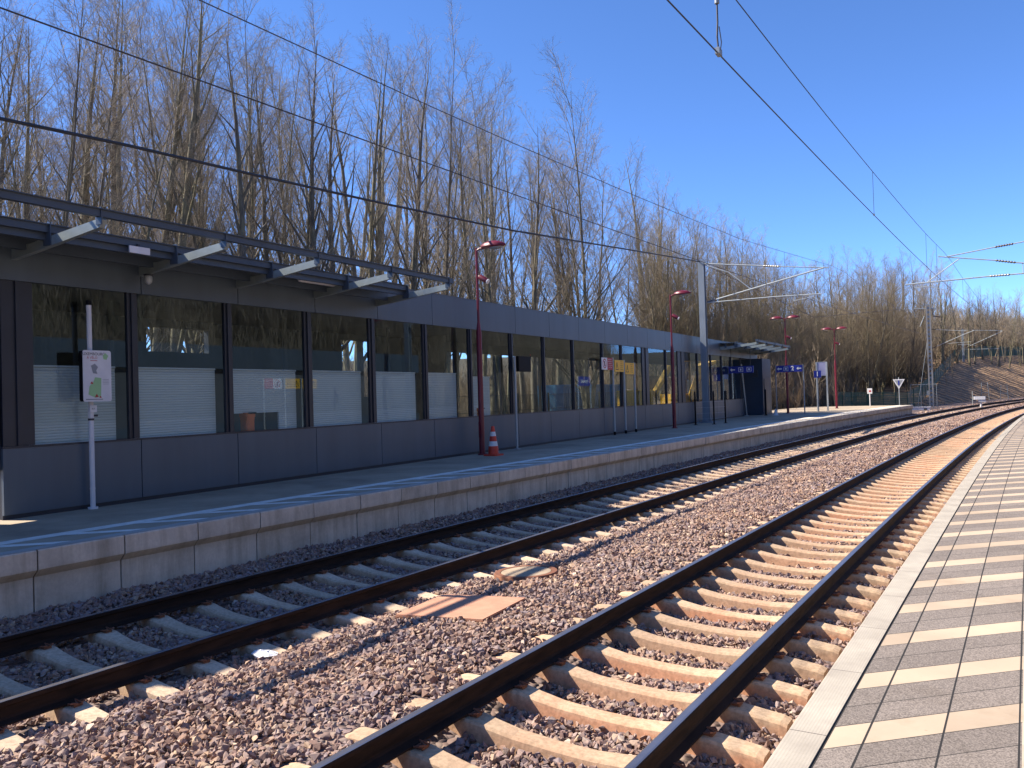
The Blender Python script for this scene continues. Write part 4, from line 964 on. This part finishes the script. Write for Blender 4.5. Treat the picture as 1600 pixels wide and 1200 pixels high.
for (x,y,h,lab) in ((.9,128,2.6,'low frame standing before the brown embankment, the left one'),(3.2,132,2.2,'low frame standing before the brown embankment, the right one')):
    e=empty('gate_frame',(x,y,-.4),lab,'frame'); b=MB(); b.tube([(-.5,0,0),(-.4,0,h),(.3,0,h),(.45,0,0)],.05,6); b.build('tube',M['galvmast'],e); b=MB(); b.cbox((0,0,h*.5),(.7,.04,.06)); b.build('bar',M['galvmast'],e)
# ------------------------------------------------------------------ fences
def fence(pts,h,mat,label,step=2.5,mesh=False,zf=None):
    o0=pts[0]; e=empty('fence',o0,label,'fence'); L_=[]
    for (a,c) in zip(pts[:-1],pts[1:]):
        a=Vector(a);c=Vector(c); n=max(1,round((c-a).length/step))
        for k in range(n): L_.append(a.lerp(c,k/n))
    L_.append(Vector(pts[-1])); o0=Vector(o0)
    b=MB()
    for a,c in zip(L_[:-1],L_[1:]):
        d=c-a
        if mesh:
            m_=int(d.length/.10)
            for k in range(m_): q=a.lerp(c,k/m_)-o0; b.box((q.x-.004,q.y-.004,q.z+.05),(q.x+.004,q.y+.004,q.z+h))
            for zz in (.1,h*.35,h*.65,h): 
                q0=a-o0+Vector((0,0,zz)); q1=c-o0+Vector((0,0,zz)); b.tube([q0,q1],.008,4,cap=False)
        else:
            m_=int(d.length/.14)
            for k in range(m_): q=a.lerp(c,(k+.5)/m_)-o0; dx=d.normalized()*.05; b.add([q-dx,q+dx,q+dx+Vector((0,0,h)),q+Vector((0,0,h+.08)),q-dx+Vector((0,0,h))],[(0,1,2,3,4)])
            for zz in (.3,h-.3): q0=a-o0+Vector((0,0,zz)); q1=c-o0+Vector((0,0,zz)); b.tube([q0,q1],.03,4,cap=False)
    b.build('fence_panels',mat,e)
    for q in L_:
        p=q-o0; b=MB(); b.cbox((p.x,p.y,p.z+h/2+.03),(.07,.07,h+.1)); b.build('post',mat,e)
fence([(-15.9,52,.3),(-14.02,63.2,.3),(-12.7,68.5,.3),(-10.9,76.5,.1)],1.95,M['meshfence'],'dark wire mesh fence behind the far end of the platform',mesh=True)
fence([(-10.9,76.5,.0),(-10.0,81.4,-.1),(-7.9,87.1,-.2),(-6.2,93.,-.35),(-5.4,99,.3),(-4.9,111,1.35),(-4.3,128,3.05),(-3.0,150,5.7),(-.9,159,6.3),(1.5,168.5,6.8),(6.3,182,7.0),(12.3,196,7.1),(22,212,7.2)],1.75,M['greenfence'],'dark green paling fence climbing along the top of the embankment',step=3.2)
fence([(-17.5,20,.35),(-17.5,50,.35)],1.9,M['meshfence'],'wire fence seen through the glass behind the building',mesh=True,step=3)
# ------------------------------------------------------------------ things seen through the glass
e=empty('container',(-27,60,.35),'pale blue corrugated container seen through the glass','container')
b=MB(); b.box((-1.2,-6,0.1),(1.2,6,2.6)); y=-5.9
while y<5.9: b.box((1.2,y,.25),(1.24,y+.18,2.45)); y+=.36
b.build('body',M['container'],e); b=MB(); b.box((1.2,-6,2.46),(1.27,6,2.6)); b.box((1.2,-6,.1),(1.27,6,.24)); b.build('rail',M['container'],e)
def digger(loc,lab,rz):
    e=empty('excavator',loc,lab,'excavator',rz=rz)
    for s in (-1,1):
        b=MB(); b.add([(-1.7,s*1.0-.25,.4),(-1.3,s*1.0-.25,0),(1.3,s*1.0-.25,0),(1.7,s*1.0-.25,.4),(1.3,s*1.0-.25,.8),(-1.3,s*1.0-.25,.8),(-1.7,s*1.0+.25,.4),(-1.3,s*1.0+.25,0),(1.3,s*1.0+.25,0),(1.7,s*1.0+.25,.4),(1.3,s*1.0+.25,.8),(-1.3,s*1.0+.25,.8)],[(0,1,2,3,4,5),(11,10,9,8,7,6)]+[(i,i+6,(i+1)%6+6,(i+1)%6) for i in range(6)]); b.build('track',M['dark'],e)
    b=MB(); b.cbox((-.4,0,1.5),(2.6,2.2,1.1),bev=.2); b.build('body',M['excav'],e); b=MB(); b.cbox((.7,.6,2.3),(1.2,.95,1.5),bev=.1); b.build('cab',M['dark'],e)
    b=MB(); b.tube([(.9,-.2,1.6),(2.3,-.2,4.0),(4.2,-.2,4.3)],[.25,.28,.18],6); b.tube([(4.1,-.2,4.4),(5.0,-.2,2.2)],.16,6); b.build('boom',M['excav'],e)
    b=MB(); b.add([(4.6,-.7,2.2),(5.4,-.7,2.3),(5.3,-.7,1.4),(4.7,-.7,1.3),(4.6,.3,2.2),(5.4,.3,2.3),(5.3,.3,1.4),(4.7,.3,1.3)],[(0,1,2,3),(7,6,5,4),(0,4,5,1),(1,5,6,2),(2,6,7,3),(3,7,4,0)]); b.build('bucket',M['dark'],e)
digger((-21.5,58,.35),'yellow excavator with raised boom seen through the far glass panes',.35)
digger((-19.0,60.5,.0),'yellow excavator standing farther right behind the far glass panes',-.6)
e=empty('soil_heap',(-26.5,67,.2),'pale sunlit heap of excavated soil seen through the far glass','heap')
b=MB(); n=22; V=[];rr=random.Random(8)
for i in range(7):
    for k in range(n): a=2*math.pi*k/n; ra=(4.6-.7*i)*(1+.12*rr.uniform(-1,1)); V.append((ra*math.cos(a)*1.3,ra*math.sin(a),(.0,.5,1.0,1.4,1.8,2.1,2.3)[i]+rr.uniform(-.1,.1)))
b.add(V,[(i*n+k,i*n+(k+1)%n,(i+1)*n+(k+1)%n,(i+1)*n+k) for i in range(6) for k in range(n)]+[tuple(6*n+k for k in range(n))]); b.build('soil',pm('pale_soil',(.42,.33,.22),(.30,.22,.14),1.2,.95,0,.5),e)
# ------------------------------------------------------------------ camera side, mirrored in the glass
opp=empty('shelter_building',(5.2,14,HR),'dark building on the near platform behind the viewer, mirrored in the windows','building')
b=MB(); b.box((5.2,-8,3.75),(9,40,4.75)); part(b,'fascia',M['clad'],opp)
b=MB(); b.box((5.4,-8,HR),(9,40,3.74)); part(b,'wall',M['interior'],opp)
b=MB(); b.box((5.25,-8,HR),(5.39,40,1.4)); part(b,'plinth',M['clad'],opp)
lamp((2.45,14.0,HR),6.0,(-1,),'red lamp post on the near platform, mirrored left in the first window')
lamp((2.45,32.0,HR),6.0,(-1,),'red lamp post on the near platform, mirrored near the middle windows')
e1=wsign((2.3,25.0,HR),.98,.42,2.85,'ban','red and white no entry sign on the near platform, mirrored in the windows',faceE=False)
e1=wsign((2.3,26.2,HR),.86,.42,2.85,'warn','yellow warning sign on the near platform, mirrored beside the no entry sign',faceE=False)
e1=wsign((2.3,27.2,HR),.9,.42,2.85,'warn','farther yellow warning sign on the near platform, mirrored in the windows',faceE=False)
e=empty('station_name_sign',(3.0,58.5,HR),'blue station name sign on two posts, mirrored in the far windows','sign')
for y in (-1.15,1.15):
    b=MB(); b.tube([(0,y,0),(0,y,3.2)],.05,8); b.build('post',M['galv'],e,True)
b=MB(); b.box((-.03,-1.1,2.45),(.03,1.1,3.15)); b.build('panel',M['signblue'],e)
text_obj('Howald',.42,M['signwhite'],e,face((-.04,0,2.8),-EAST),bold=.006)
# ================================================================== TREES
def make_tree(kind,seed):
    rr=random.Random(seed); TV=[];TF=[];CV=[];CF=[]
    def tube(Vv,Ff,pts,rads,n):
        base=len(Vv)
        for i,p in enumerate(pts):
            d=(pts[min(i+1,len(pts)-1)]-pts[max(i-1,0)]); d.normalize()
            a=d.cross(Vector((1,0,0)) if abs(d.x)<.8 else Vector((0,1,0))); a.normalize(); c=d.cross(a)
            for k in range(n): t=2*math.pi*k/n; q=p+rads[i]*(math.cos(t)*a+math.sin(t)*c); Vv.append((q.x,q.y,q.z))
        for i in range(len(pts)-1):
            for k in range(n):
                k2=(k+1)%n; A=base+i*n+k;B=base+i*n+k2;Cc=B+n;Dd=A+n; Ff.append((A,B,Cc)); Ff.append((A,Cc,Dd))
    def spike(p,d,L,r_):
        base=len(CV); a=d.cross(Vector((0,0,1)) if abs(d.z)<.9 else Vector((1,0,0))); a.normalize(); c=d.cross(a); q=p+d*L
        for k in range(3): t=2.094*k; w_=p+r_*(math.cos(t)*a+math.sin(t)*c); CV.append((w_.x,w_.y,w_.z))
        CV.append((q.x,q.y,q.z)); CF.extend([(base,base+1,base+3),(base+1,base+2,base+3),(base+2,base,base+3)])
    def path(p,d,L,n,wob,up):
        pts=[p.copy()]; 
        for i in range(n):
            d=(d+Vector((rr.gauss(0,wob),rr.gauss(0,wob),rr.gauss(0,wob)*.5+up))).normalized(); p=p+d*(L/n); pts.append(p)
        return pts
    def off_dir(d,ang):
        a=Vector((rr.gauss(0,1),rr.gauss(0,1),rr.gauss(0,1))); a=(a-a.dot(d)*d).normalized(); return (d*math.cos(ang)+a*math.sin(ang)).normalized()
    def at(pts,t): 
        q=t*(len(pts)-1); i=min(int(q),len(pts)-2); return pts[i].lerp(pts[i+1],q-i),(pts[i+1]-pts[i]).normalized()
    H=24. if kind==0 else 18.
    K=dict(stems=[1,2,1,2][seed%4],limbs=22,lt0=.2,la=(18,46),ll=.25)
    if kind==1: K=dict(stems=6,limbs=20,lt0=.12,la=(16,38),ll=.34)
    if kind==2: K=dict(stems=3,limbs=18,lt0=.1,la=(20,48),ll=.32)
    for st in range(K['stems']):
        d0=Vector((0,0,1)) if K['stems']==1 else off_dir(Vector((0,0,1)),R_(rr.uniform(5,12) if kind!=1 else rr.uniform(8,20)))
        hh=H*(1 if st==0 else rr.uniform(.78,.98)); r0=(.28 if K['stems']==1 else .15 if kind!=1 else .13)*rr.uniform(.85,1.15)
        sp=path(Vector((rr.uniform(-.12,.12),rr.uniform(-.12,.12),-.2)),d0,hh,14,.026,.022 if kind!=1 else .035)
        rad=[max(r0*(1-i/14)**.85,.012) for i in range(15)]; rad[0]*=1.25; tube(TV,TF,sp,rad,7)
        for li in range(K['limbs']):
            t=K['lt0']+(.97-K['lt0'])*(li+rr.random())/K['limbs']; p,d=at(sp,t); rl=r0*(1-t)**.85
            L=H*K['ll']*(.34+.66*(1-t))*rr.uniform(.65,1.15)+.9
            dd=off_dir(d,R_(rr.uniform(*K['la']))); lp=path(p,dd,L,6,.06,.05); lr=max(rl*.5,.018)
            tube(TV if L>2.2 else CV,TF if L>2.2 else CF,lp,[max(lr*(1-i/6)**.9,.007) for i in range(7)],4)
            nb=int(3+L*(2.1 if kind else 1.9))
            for bi in range(nb):
                tb=.15+.85*(bi+rr.random())/nb; p2,d2=at(lp,tb); Lb=(.35*L*(1.15-tb)+.45)*rr.uniform(.6,1.2)
                bp=path(p2,off_dir(d2,R_(rr.uniform(22,48))),Lb,3,.12,.05); tube(CV,CF,bp,[.010,.008,.006,.002],3)
                nt_=int(3+Lb*3.4)
                for ti in range(nt_):
                    p3,d3=at(bp,.12+.88*(ti+rr.random())/nt_); d4=off_dir(d3,R_(rr.uniform(22,50))); Lt=rr.uniform(.3,.75); spike(p3,d4,Lt,.0048)
                    for q in range(3): spike(p3+d4*Lt*rr.uniform(.2,.8),off_dir(d4,R_(rr.uniform(20,50))),Lt*rr.uniform(.35,.7),.0034)
        for q in range(14 if kind!=1 else 8):   # epicormic twigs on the trunk
            p,d=at(sp,rr.uniform(.05,.7)); dd=off_dir(d,R_(rr.uniform(30,75))); L=rr.uniform(.4,1.4); spike(p,dd,L,.009)
            for k in range(3): spike(p+dd*L*rr.uniform(.2,.9),off_dir(dd,.6),L*.5,.006)
    return TV,TF,CV,CF
TREES=[(-20,10.1,11.6,0),(-21.1,11.3,11.3,0),(-20.9,11.6,12,0),(-20.9,12.2,12,0),(-21,13.2,12.4,0),(-20.5,13.2,13.2,0),(-21.6,14.7,13.2,0),(-19.5,14,12.1,0),(-21.3,16.6,14.7,0),(-20.7,16.8,15,0),(-20.8,18.1,15.2,0),(-20.1,18.4,14.2,0),(-19.5,18.2,14.1,0),(-21.2,21.6,14.6,0),(-21,22.7,14.8,0),(-19.9,22.2,14.7,0),(-21.2,24.7,14.6,0),(-20.7,26.2,15.7,0),(-20.6,28.4,17.2,0),(-20,29.7,17,0),(-20.2,30.6,17.5,0),(-20.2,32.9,15.2,0),(-19.8,35.2,17.3,0),(-19.9,38.2,15.9,0),(-24.7,13.2,12.1,0),(-25.5,14.2,13.8,0),(-27.2,16.3,13.6,0),(-26.7,16.6,13.7,0),(-26.4,17.2,16.1,0),(-24.9,17.6,16.2,0),(-25.4,18.5,15.9,0),(-26.7,20.9,17.9,0),(-25.8,21.8,18.3,0),(-25,22.6,17.6,0),(-25.3,24.2,16.8,0),(-24.9,24.5,17.6,0),(-25.5,26.9,16.8,0),(-26.9,30.5,19.9,0),(-25.7,31.6,18.6,0),(-26.2,33.8,19.7,0),(-25.6,36.3,18.7,0),(-26.8,40,21.5,0),(-25.6,42.4,18.9,0),(-26.2,45,21.7,0),(-26.3,48.8,20.1,0),(-26.5,54.9,18.9,0),(-33.9,17.7,17.2,0),(-33.6,18.9,17.4,0),(-32.3,19.2,14.1,0),(-33.5,20.6,15.7,0),(-32.4,21.8,16.4,0),(-32.9,22.8,15.9,0),(-32.5,24.4,20.3,0),(-33.5,26.7,18.1,0),(-34,28.7,18.3,0),(-33.2,28.9,21.8,0),(-32.4,31.1,19.6,0),(-32.1,31.6,17.4,0),(-32.3,33.5,17,0),(-32.5,36.7,20.2,0),(-33.8,41,20.4,0),(-33.8,43.2,22.6,0),(-32.4,44,20.7,0),(-32.9,49.1,21.8,0),(-33.4,51.8,20.6,0),(-32.5,54.2,23.8,0),(-32.3,57.6,23.8,0),(-32.6,63.9,19.9,0),(-43.9,24.3,17.3,0),(-43.1,24.9,16.8,0),(-44,27.5,18.2,0),(-42.8,29,19,0),(-43,31.8,18.3,0),(-42.1,34,21.2,0),(-42.1,35.3,23.7,0),(-42.8,39.2,23.7,0),(-43.9,44.8,22.9,0),(-42.6,46.3,22.6,0),(-43.3,51.2,23.9,0),(-42.3,56.1,28.5,0),(-42,61.6,25.2,0),(-41.3,62.5,28.3,0),(-37.8,66,24.7,0),(-34.5,66.1,24.1,0),(-33.8,67.7,18.5,0),(-21,47.7,20.4,1),(-29.6,59.9,8.3,2),(-27.2,58.9,10.4,2),(-29.4,75,21.5,0),(-27.1,74.5,14.6,0),(-26.1,74.7,17.5,0),(-24.2,76.3,11.9,0),(-34.7,72.5,9.3,0),(-34.6,73.5,10.2,0),(-31.9,72.4,13,0),(-30,73.3,14,0),(-24,69.2,18.4,2),(-24.3,71.9,16.9,2),(-22.6,68.5,16.2,2),(-22.7,71,16.3,2),(-21,69.8,13,2),(-20.8,71.4,12.6,2),(-19.1,70.4,12.4,2),(-18.7,72.1,11.5,2),(-18.6,76.3,12.5,2),(-17.6,77.1,15,2),(-17,76.4,11.3,2),(-15.5,74.1,12.2,2),(-15.9,80.2,14.7,2),(-15.3,82.1,13,2),(-14.3,83,10.1,2),(-14.2,87.9,12.7,2),(-13.2,86.9,12.9,2),(-13,91.7,10.6,2),(-12.4,94.7,11.7,2),(-11.4,94.4,13.2,2),(-10.5,98.4,16,2),(-9.6,101.4,13.8,2),(-9.5,104.1,12.4,2),(-8.4,107.7,15.6,2),(-7.4,111.8,13.5,2),(-27.6,78.5,14.9,2),(-25.4,75.5,18.6,2),(-24.6,75.3,12,2),(-23.1,76.5,11.8,2),(-23,79,13.8,2),(-22.1,80.2,16.7,2),(-21.3,80,16.2,2),(-19.9,79.8,14.7,2),(-19.7,85.7,14.4,2),(-18.9,85.1,15.4,2),(-17.2,85.4,14.2,2),(-16.9,87.9,12.8,2),(-16.1,93,9.5,2),(-16,94.4,9.8,2),(-13.9,93.3,10.1,2),(-13.1,98.1,10.4,2),(-11.9,99,15.4,2),(-10.9,102.4,14.2,2),(-10,110,14.9,2),(-8.7,111.8,15.3,2),(-8,115.9,11.8,2),(-6.8,120,11.2,2),(-28.6,78.6,26.4,0),(-27.8,80.4,22.6,0),(-27.8,82.7,18,0),(-27,83.2,20,0),(-25.2,81.9,19.1,0),(-26,89.4,21.2,0),(-23.4,83.8,14.8,0),(-24.3,91.2,17.1,0),(-22.7,89.5,19.6,0),(-22.3,92.4,20,0),(-20.4,88.9,17.1,0),(-20.1,92,15.7,0),(-19.4,93.5,16.1,0),(-19.5,97.5,16.5,0),(-18.3,97,13.6,0),(-17.5,100.1,14.8,0),(-16.8,103.9,12.9,0),(-15.6,101.3,13.9,0),(-14.9,104.4,13,0),(-14.6,107.2,15.8,0),(-13.5,109.9,14.6,0),(-12.1,108.9,14.8,0),(-11.1,111.3,15.6,0),(-10.7,113.7,16.9,0),(-9.8,118,17,0),(-8.8,126.1,19.8,0),(-7.7,123.2,14.2,0),(-6.8,130.7,15.7,0),(-34.6,96,25.7,0),(-33.1,95.1,26.7,0),(-33.7,99.7,23.5,0),(-32.4,97.6,22,0),(-32.3,101.5,20,0),(-32.4,106.5,22.1,0),(-29.6,99.2,20.4,0),(-29,103.7,22.5,0),(-28.7,106.8,23.5,0),(-28.1,107.3,23,0),(-27.1,107.6,21.2,0),(-26,108.9,21.9,0),(-24.4,106.6,19.7,0),(-24,109.1,19.3,0),(-22.7,109.3,18.1,0),(-23,116,19.7,0),(-20.7,113.4,16.9,0),(-19.8,116.2,15.6,0),(-19.2,118.4,18.4,0),(-17.9,117.1,16.4,0),(-16.7,119.8,16.7,0),(-15.9,121.1,19,0),(-15.6,132.9,21.3,0),(-14.1,130.7,18.2,0),(-13.1,133.9,19.5,0),(-11.7,131,19.2,0),(-11.2,136.5,18.2,0),(-9.5,137.7,20.7,0),(-8.2,137.8,18.8,0),(-6.9,139.5,18.8,0),(-6,144.9,20.3,0),(-4.6,153.1,20.2,0),(-19.2,84.9,14.8,0),(-18.8,88.4,17.8,0),(-19.2,94.5,18.3,0),(-17.7,94.7,15.8,0),(-18,99.5,14.8,0),(-17.4,102.3,14.4,0),(-15.9,101.4,16.2,0),(-16.1,107.8,17.5,0),(-14.7,108.7,18.1,0),(-13.9,113.6,18.7,0),(-13.5,120,18.2,0),(-12.3,118,17.2,0),(-11.2,118.1,17.3,0),(-10.1,120.4,17.6,0),(-9.3,122.7,19.2,0),(-9,126.8,16.6,0),(-7.5,131,19.9,0),(-6.5,129.3,18,0),(-5.8,139.6,18.3,0),(-4.4,138.5,18.2,0),(-6.5,134.4,20.4,0),(-6.1,142.2,21.7,0),(-4.4,140.6,20.2,0),(-3.7,148.5,19,0),(-2.5,147.9,17.5,0),(-1.8,154.1,16.7,0),(-0.9,151.2,17,0),(-0.2,154.2,16.1,0),(0.9,163.2,17.5,0),(2.3,162.7,16.5,0),(3.3,164.1,18,0),(4.3,170.1,17.3,0),(4.9,166.2,18.1,0),(6.8,173.7,17.1,0),(7.4,177.6,17.4,0),(8.6,177.8,15.4,0),(9.7,179.2,18.4,0),(11.6,187,16.3,0),(-6.4,173.5,23.3,0),(-5.6,170.6,19.9,0),(-3.5,178.2,20,0),(-3.1,178.6,19.3,0),(-1.6,186.6,20.6,0),(0,186.2,19.3,0),(1.2,190.4,21,0),(2.7,197.1,20.3,0),(3.9,192.8,20.2,0),(5,200.8,20.5,0),(6.6,208.2,19.4,0),(7.9,211,20.8,0),(9.1,215.7,19.9,0),(11,215.3,18.3,0),(12.4,217.1,18.3,0),(13.7,224.3,19.4,0),(15.7,226.1,21.3,0),(17.4,224.4,20.4,0)]

variants={0:[],1:[],2:[]}
labs={0:'tall leafless grey brown tree',1:'many stemmed leafless tree spreading like a vase',2:'leafless bushy tree with olive green branches'}
for kind,seeds in ((0,(0,1,2,3,4,6)),(1,(11,)),(2,(21,22,23,24))):
    for sd in seeds:
        TV,TF,CV,CF=make_tree(kind,sd)
        t=npmesh('trunk',TV,TF,M['bark'],smooth=True); c=npmesh('crown',CV,CF,M['twigolive'] if kind==2 else M['twig'])
        variants[kind].append((t.data,c.data)); bpy.data.objects.remove(t); bpy.data.objects.remove(c)
rt=random.Random(12)
def where(x,y):
    d=math.hypot(x,y)
    if y>0 and x<-8 and y/max(-x,1)<2.3: return 'behind the glazed building'
    if x<0 and d<75: return 'behind the far end of the building'
    if x>6 and y<110 : return 'on the slope behind the near platform'
    return 'in the far wood beyond the fence' if d<135 else 'on the far wooded rise above the embankment'
zones={}
LM=[(20,'dark window edge at far left'),(140,'map board post'),(215,'second canopy arm'),(290,'second window'),(370,'third canopy arm'),(430,'third window'),(500,'fourth canopy arm'),(560,'fourth window'),(615,'fifth canopy arm'),(705,'canopy beam end'),(750,'first red lamp'),(806,'black screen post'),(870,'plain fascia'),(935,'red and white sign'),(985,'last yellow sign'),(1052,'second red lamp'),(1098,'tall grey mast'),(1150,'window wall end'),(1185,'navy cabin'),(1229,'first double lamp'),(1285,'lilac timetable'),(1308,'second double lamp'),(1364,'small white plate'),(1405,'triangular board'),(1452,'lattice mast'),(1507,'slender distant mast'),(1545,'ridge fence'),(1590,'right picture edge')]
used={}
def treelabel(x,y,z,top,kind):
    v=Vector((x,y,z+2))-Vector((0,0,EYE)); d=v.dot(f)
    if d<=0 or x>5 and x>.06*y: 
        n_=used.setdefault('side',[0]); n_[0]+=1
        return 'leafless tree mirrored in the windows, %s on the slope behind the near platform'%(ORD[n_[0]-1] if n_[0]<=len(ORD) else 'far along')
    px=800+F*v.dot(r2)/d; u_,nm=min(LM,key=lambda q:abs(q[0]-px)); du=px-u_
    rel='straight above' if abs(du)<9 else ('just left of' if du<0 else 'just right of')
    ht='tall' if top-z>15 else ('middling' if top-z>9 else 'low')
    kn={0:'leafless tree',1:'vase shaped many stemmed tree',2:'olive bushy leafless tree'}[kind]
    dist=math.hypot(x,y)
    for row in ('nearest','second nearest','third nearest','fourth nearest','fifth nearest','sixth nearest','seventh nearest','farthest'):
        L_='%s %s, %s one %s the %s'%(ht,kn,row,rel,nm)
        if L_ not in used: used[L_]=1; return L_
    return L_
def plant(x,y,top,kind,extra=''):
    z=zground(x,y); h=top-z; vs=variants[kind]; td,cd=vs[rt.randrange(len(vs))]
    w_=where(x,y); lab=treelabel(x,y,z,top,kind)
    e=empty('bare_tree',(x,y,z),lab,'tree','bare trees '+w_,rz=rt.uniform(0,6.28))
    s=h/(24. if kind==0 else 18.); sx=s*rt.uniform(.9,1.15)*(1 if h>9 else 1.2); e.scale=(sx,sx,s)
    for nm,dt in (('trunk',td),('crown',cd)):
        o=bpy.data.objects.new(nm,dt); C.objects.link(o); o.parent=e
for (x,y,h,k) in sorted(TREES,key=lambda q:math.hypot(q[0],q[1])): plant(x,y,h,k)
for k in range(46):
    y=-10+k*4.2+rt.uniform(-1,1); x=float(np.interp(y,_y,_x))+rt.uniform(17,32); plant(x,y,zground(x,y)+rt.uniform(9,13),0)
# undergrowth: shrub clumps as one mass
def shrub(seed):
    rr=random.Random(seed); V=[];Fc=[]
    def spike(p,d,L,r_):
        base=len(V); a=d.cross(Vector((1,0,.1))).normalized(); c=d.cross(a); q=p+d*L
        for k in range(3): t=2.094*k; w_=p+r_*(math.cos(t)*a+math.sin(t)*c); V.append(tuple(w_))
        V.append(tuple(q)); Fc.extend([(base,base+1,base+3),(base+1,base+2,base+3),(base+2,base,base+3)])
    for i in range(44):
        p=Vector((rr.gauss(0,1.15),rr.gauss(0,1.15),0)); d=Vector((rr.gauss(0,.13),rr.gauss(0,.13),1)).normalized(); L=rr.uniform(.8,3.4)*(1-.12*min(p.length,3)); spike(p,d,L,.018)
        for k in range(13):
            t=rr.uniform(.15,.95); q=p+d*L*t; d2=(d+Vector((rr.gauss(0,.4),rr.gauss(0,.4),rr.gauss(0,.2)+.1))).normalized(); l2=rr.uniform(.3,1.0); spike(q,d2,l2,.011)
            for j in range(2): spike(q+d2*l2*rr.random(),(d2+Vector((rr.gauss(0,.45),rr.gauss(0,.45),rr.gauss(0,.2)+.15))).normalized(),l2*.5,.008)
    return np.array(V),np.array(Fc)
SH=[shrub(i) for i in range(4)]
Vs=[];Fs=[];base=0
def addsh(x,y,sc):
    global base
    v,fc=SH[rt.randrange(4)]; a=rt.uniform(0,6.28); c,s=math.cos(a),math.sin(a)
    vv=np.stack([v[:,0]*c-v[:,1]*s,v[:,0]*s+v[:,1]*c,v[:,2]],-1)*sc+np.array([x,y,zground(x,y)-.1]); Vs.append(vv); Fs.append(fc+base); base+=len(v)
for k in range(60): addsh(rt.uniform(-34,-24),rt.uniform(20,50),rt.uniform(.4,.8))
for k in range(150): addsh(rt.uniform(-75,-40),rt.uniform(8,95),rt.uniform(1.3,2.2))
for k in range(520):
    az=rt.uniform(-.02,.42); d=rt.uniform(66,150) ; x,y=-math.sin(az)*d,math.cos(az)*d
    if az>.28 and d<82: continue
    kx=int(np.argmin((_x-x)**2+(_y-y)**2)); of=(x-_x[kx])*math.cos(_th[kx])-(y-_y[kx])*math.sin(_th[kx])
    if of<(-17 if _s[kx]<90 else -21-1.6*(bank_h(_s[kx])+.42)): addsh(x,y,rt.uniform(.9,2.0)*(1 if d<95 else 1.25))
for k in range(330):
    s=rt.uniform(108,260); hb=bank_h(s); x,y,_=P(s,-12.5-1.6*(hb+.42)-rt.uniform(5,22)); addsh(float(x),float(y),rt.uniform(1.4,3.4))
for k in range(330): y_=rt.uniform(-8,190); addsh(float(np.interp(y_,_y,_x))+rt.uniform(13,30),y_,rt.uniform(1.,2.2))
tag(npmesh('undergrowth',np.concatenate(Vs),np.concatenate(Fs),M['brush']),'dense dry brown undergrowth and saplings at the foot of the trees','undergrowth',kind='stuff')
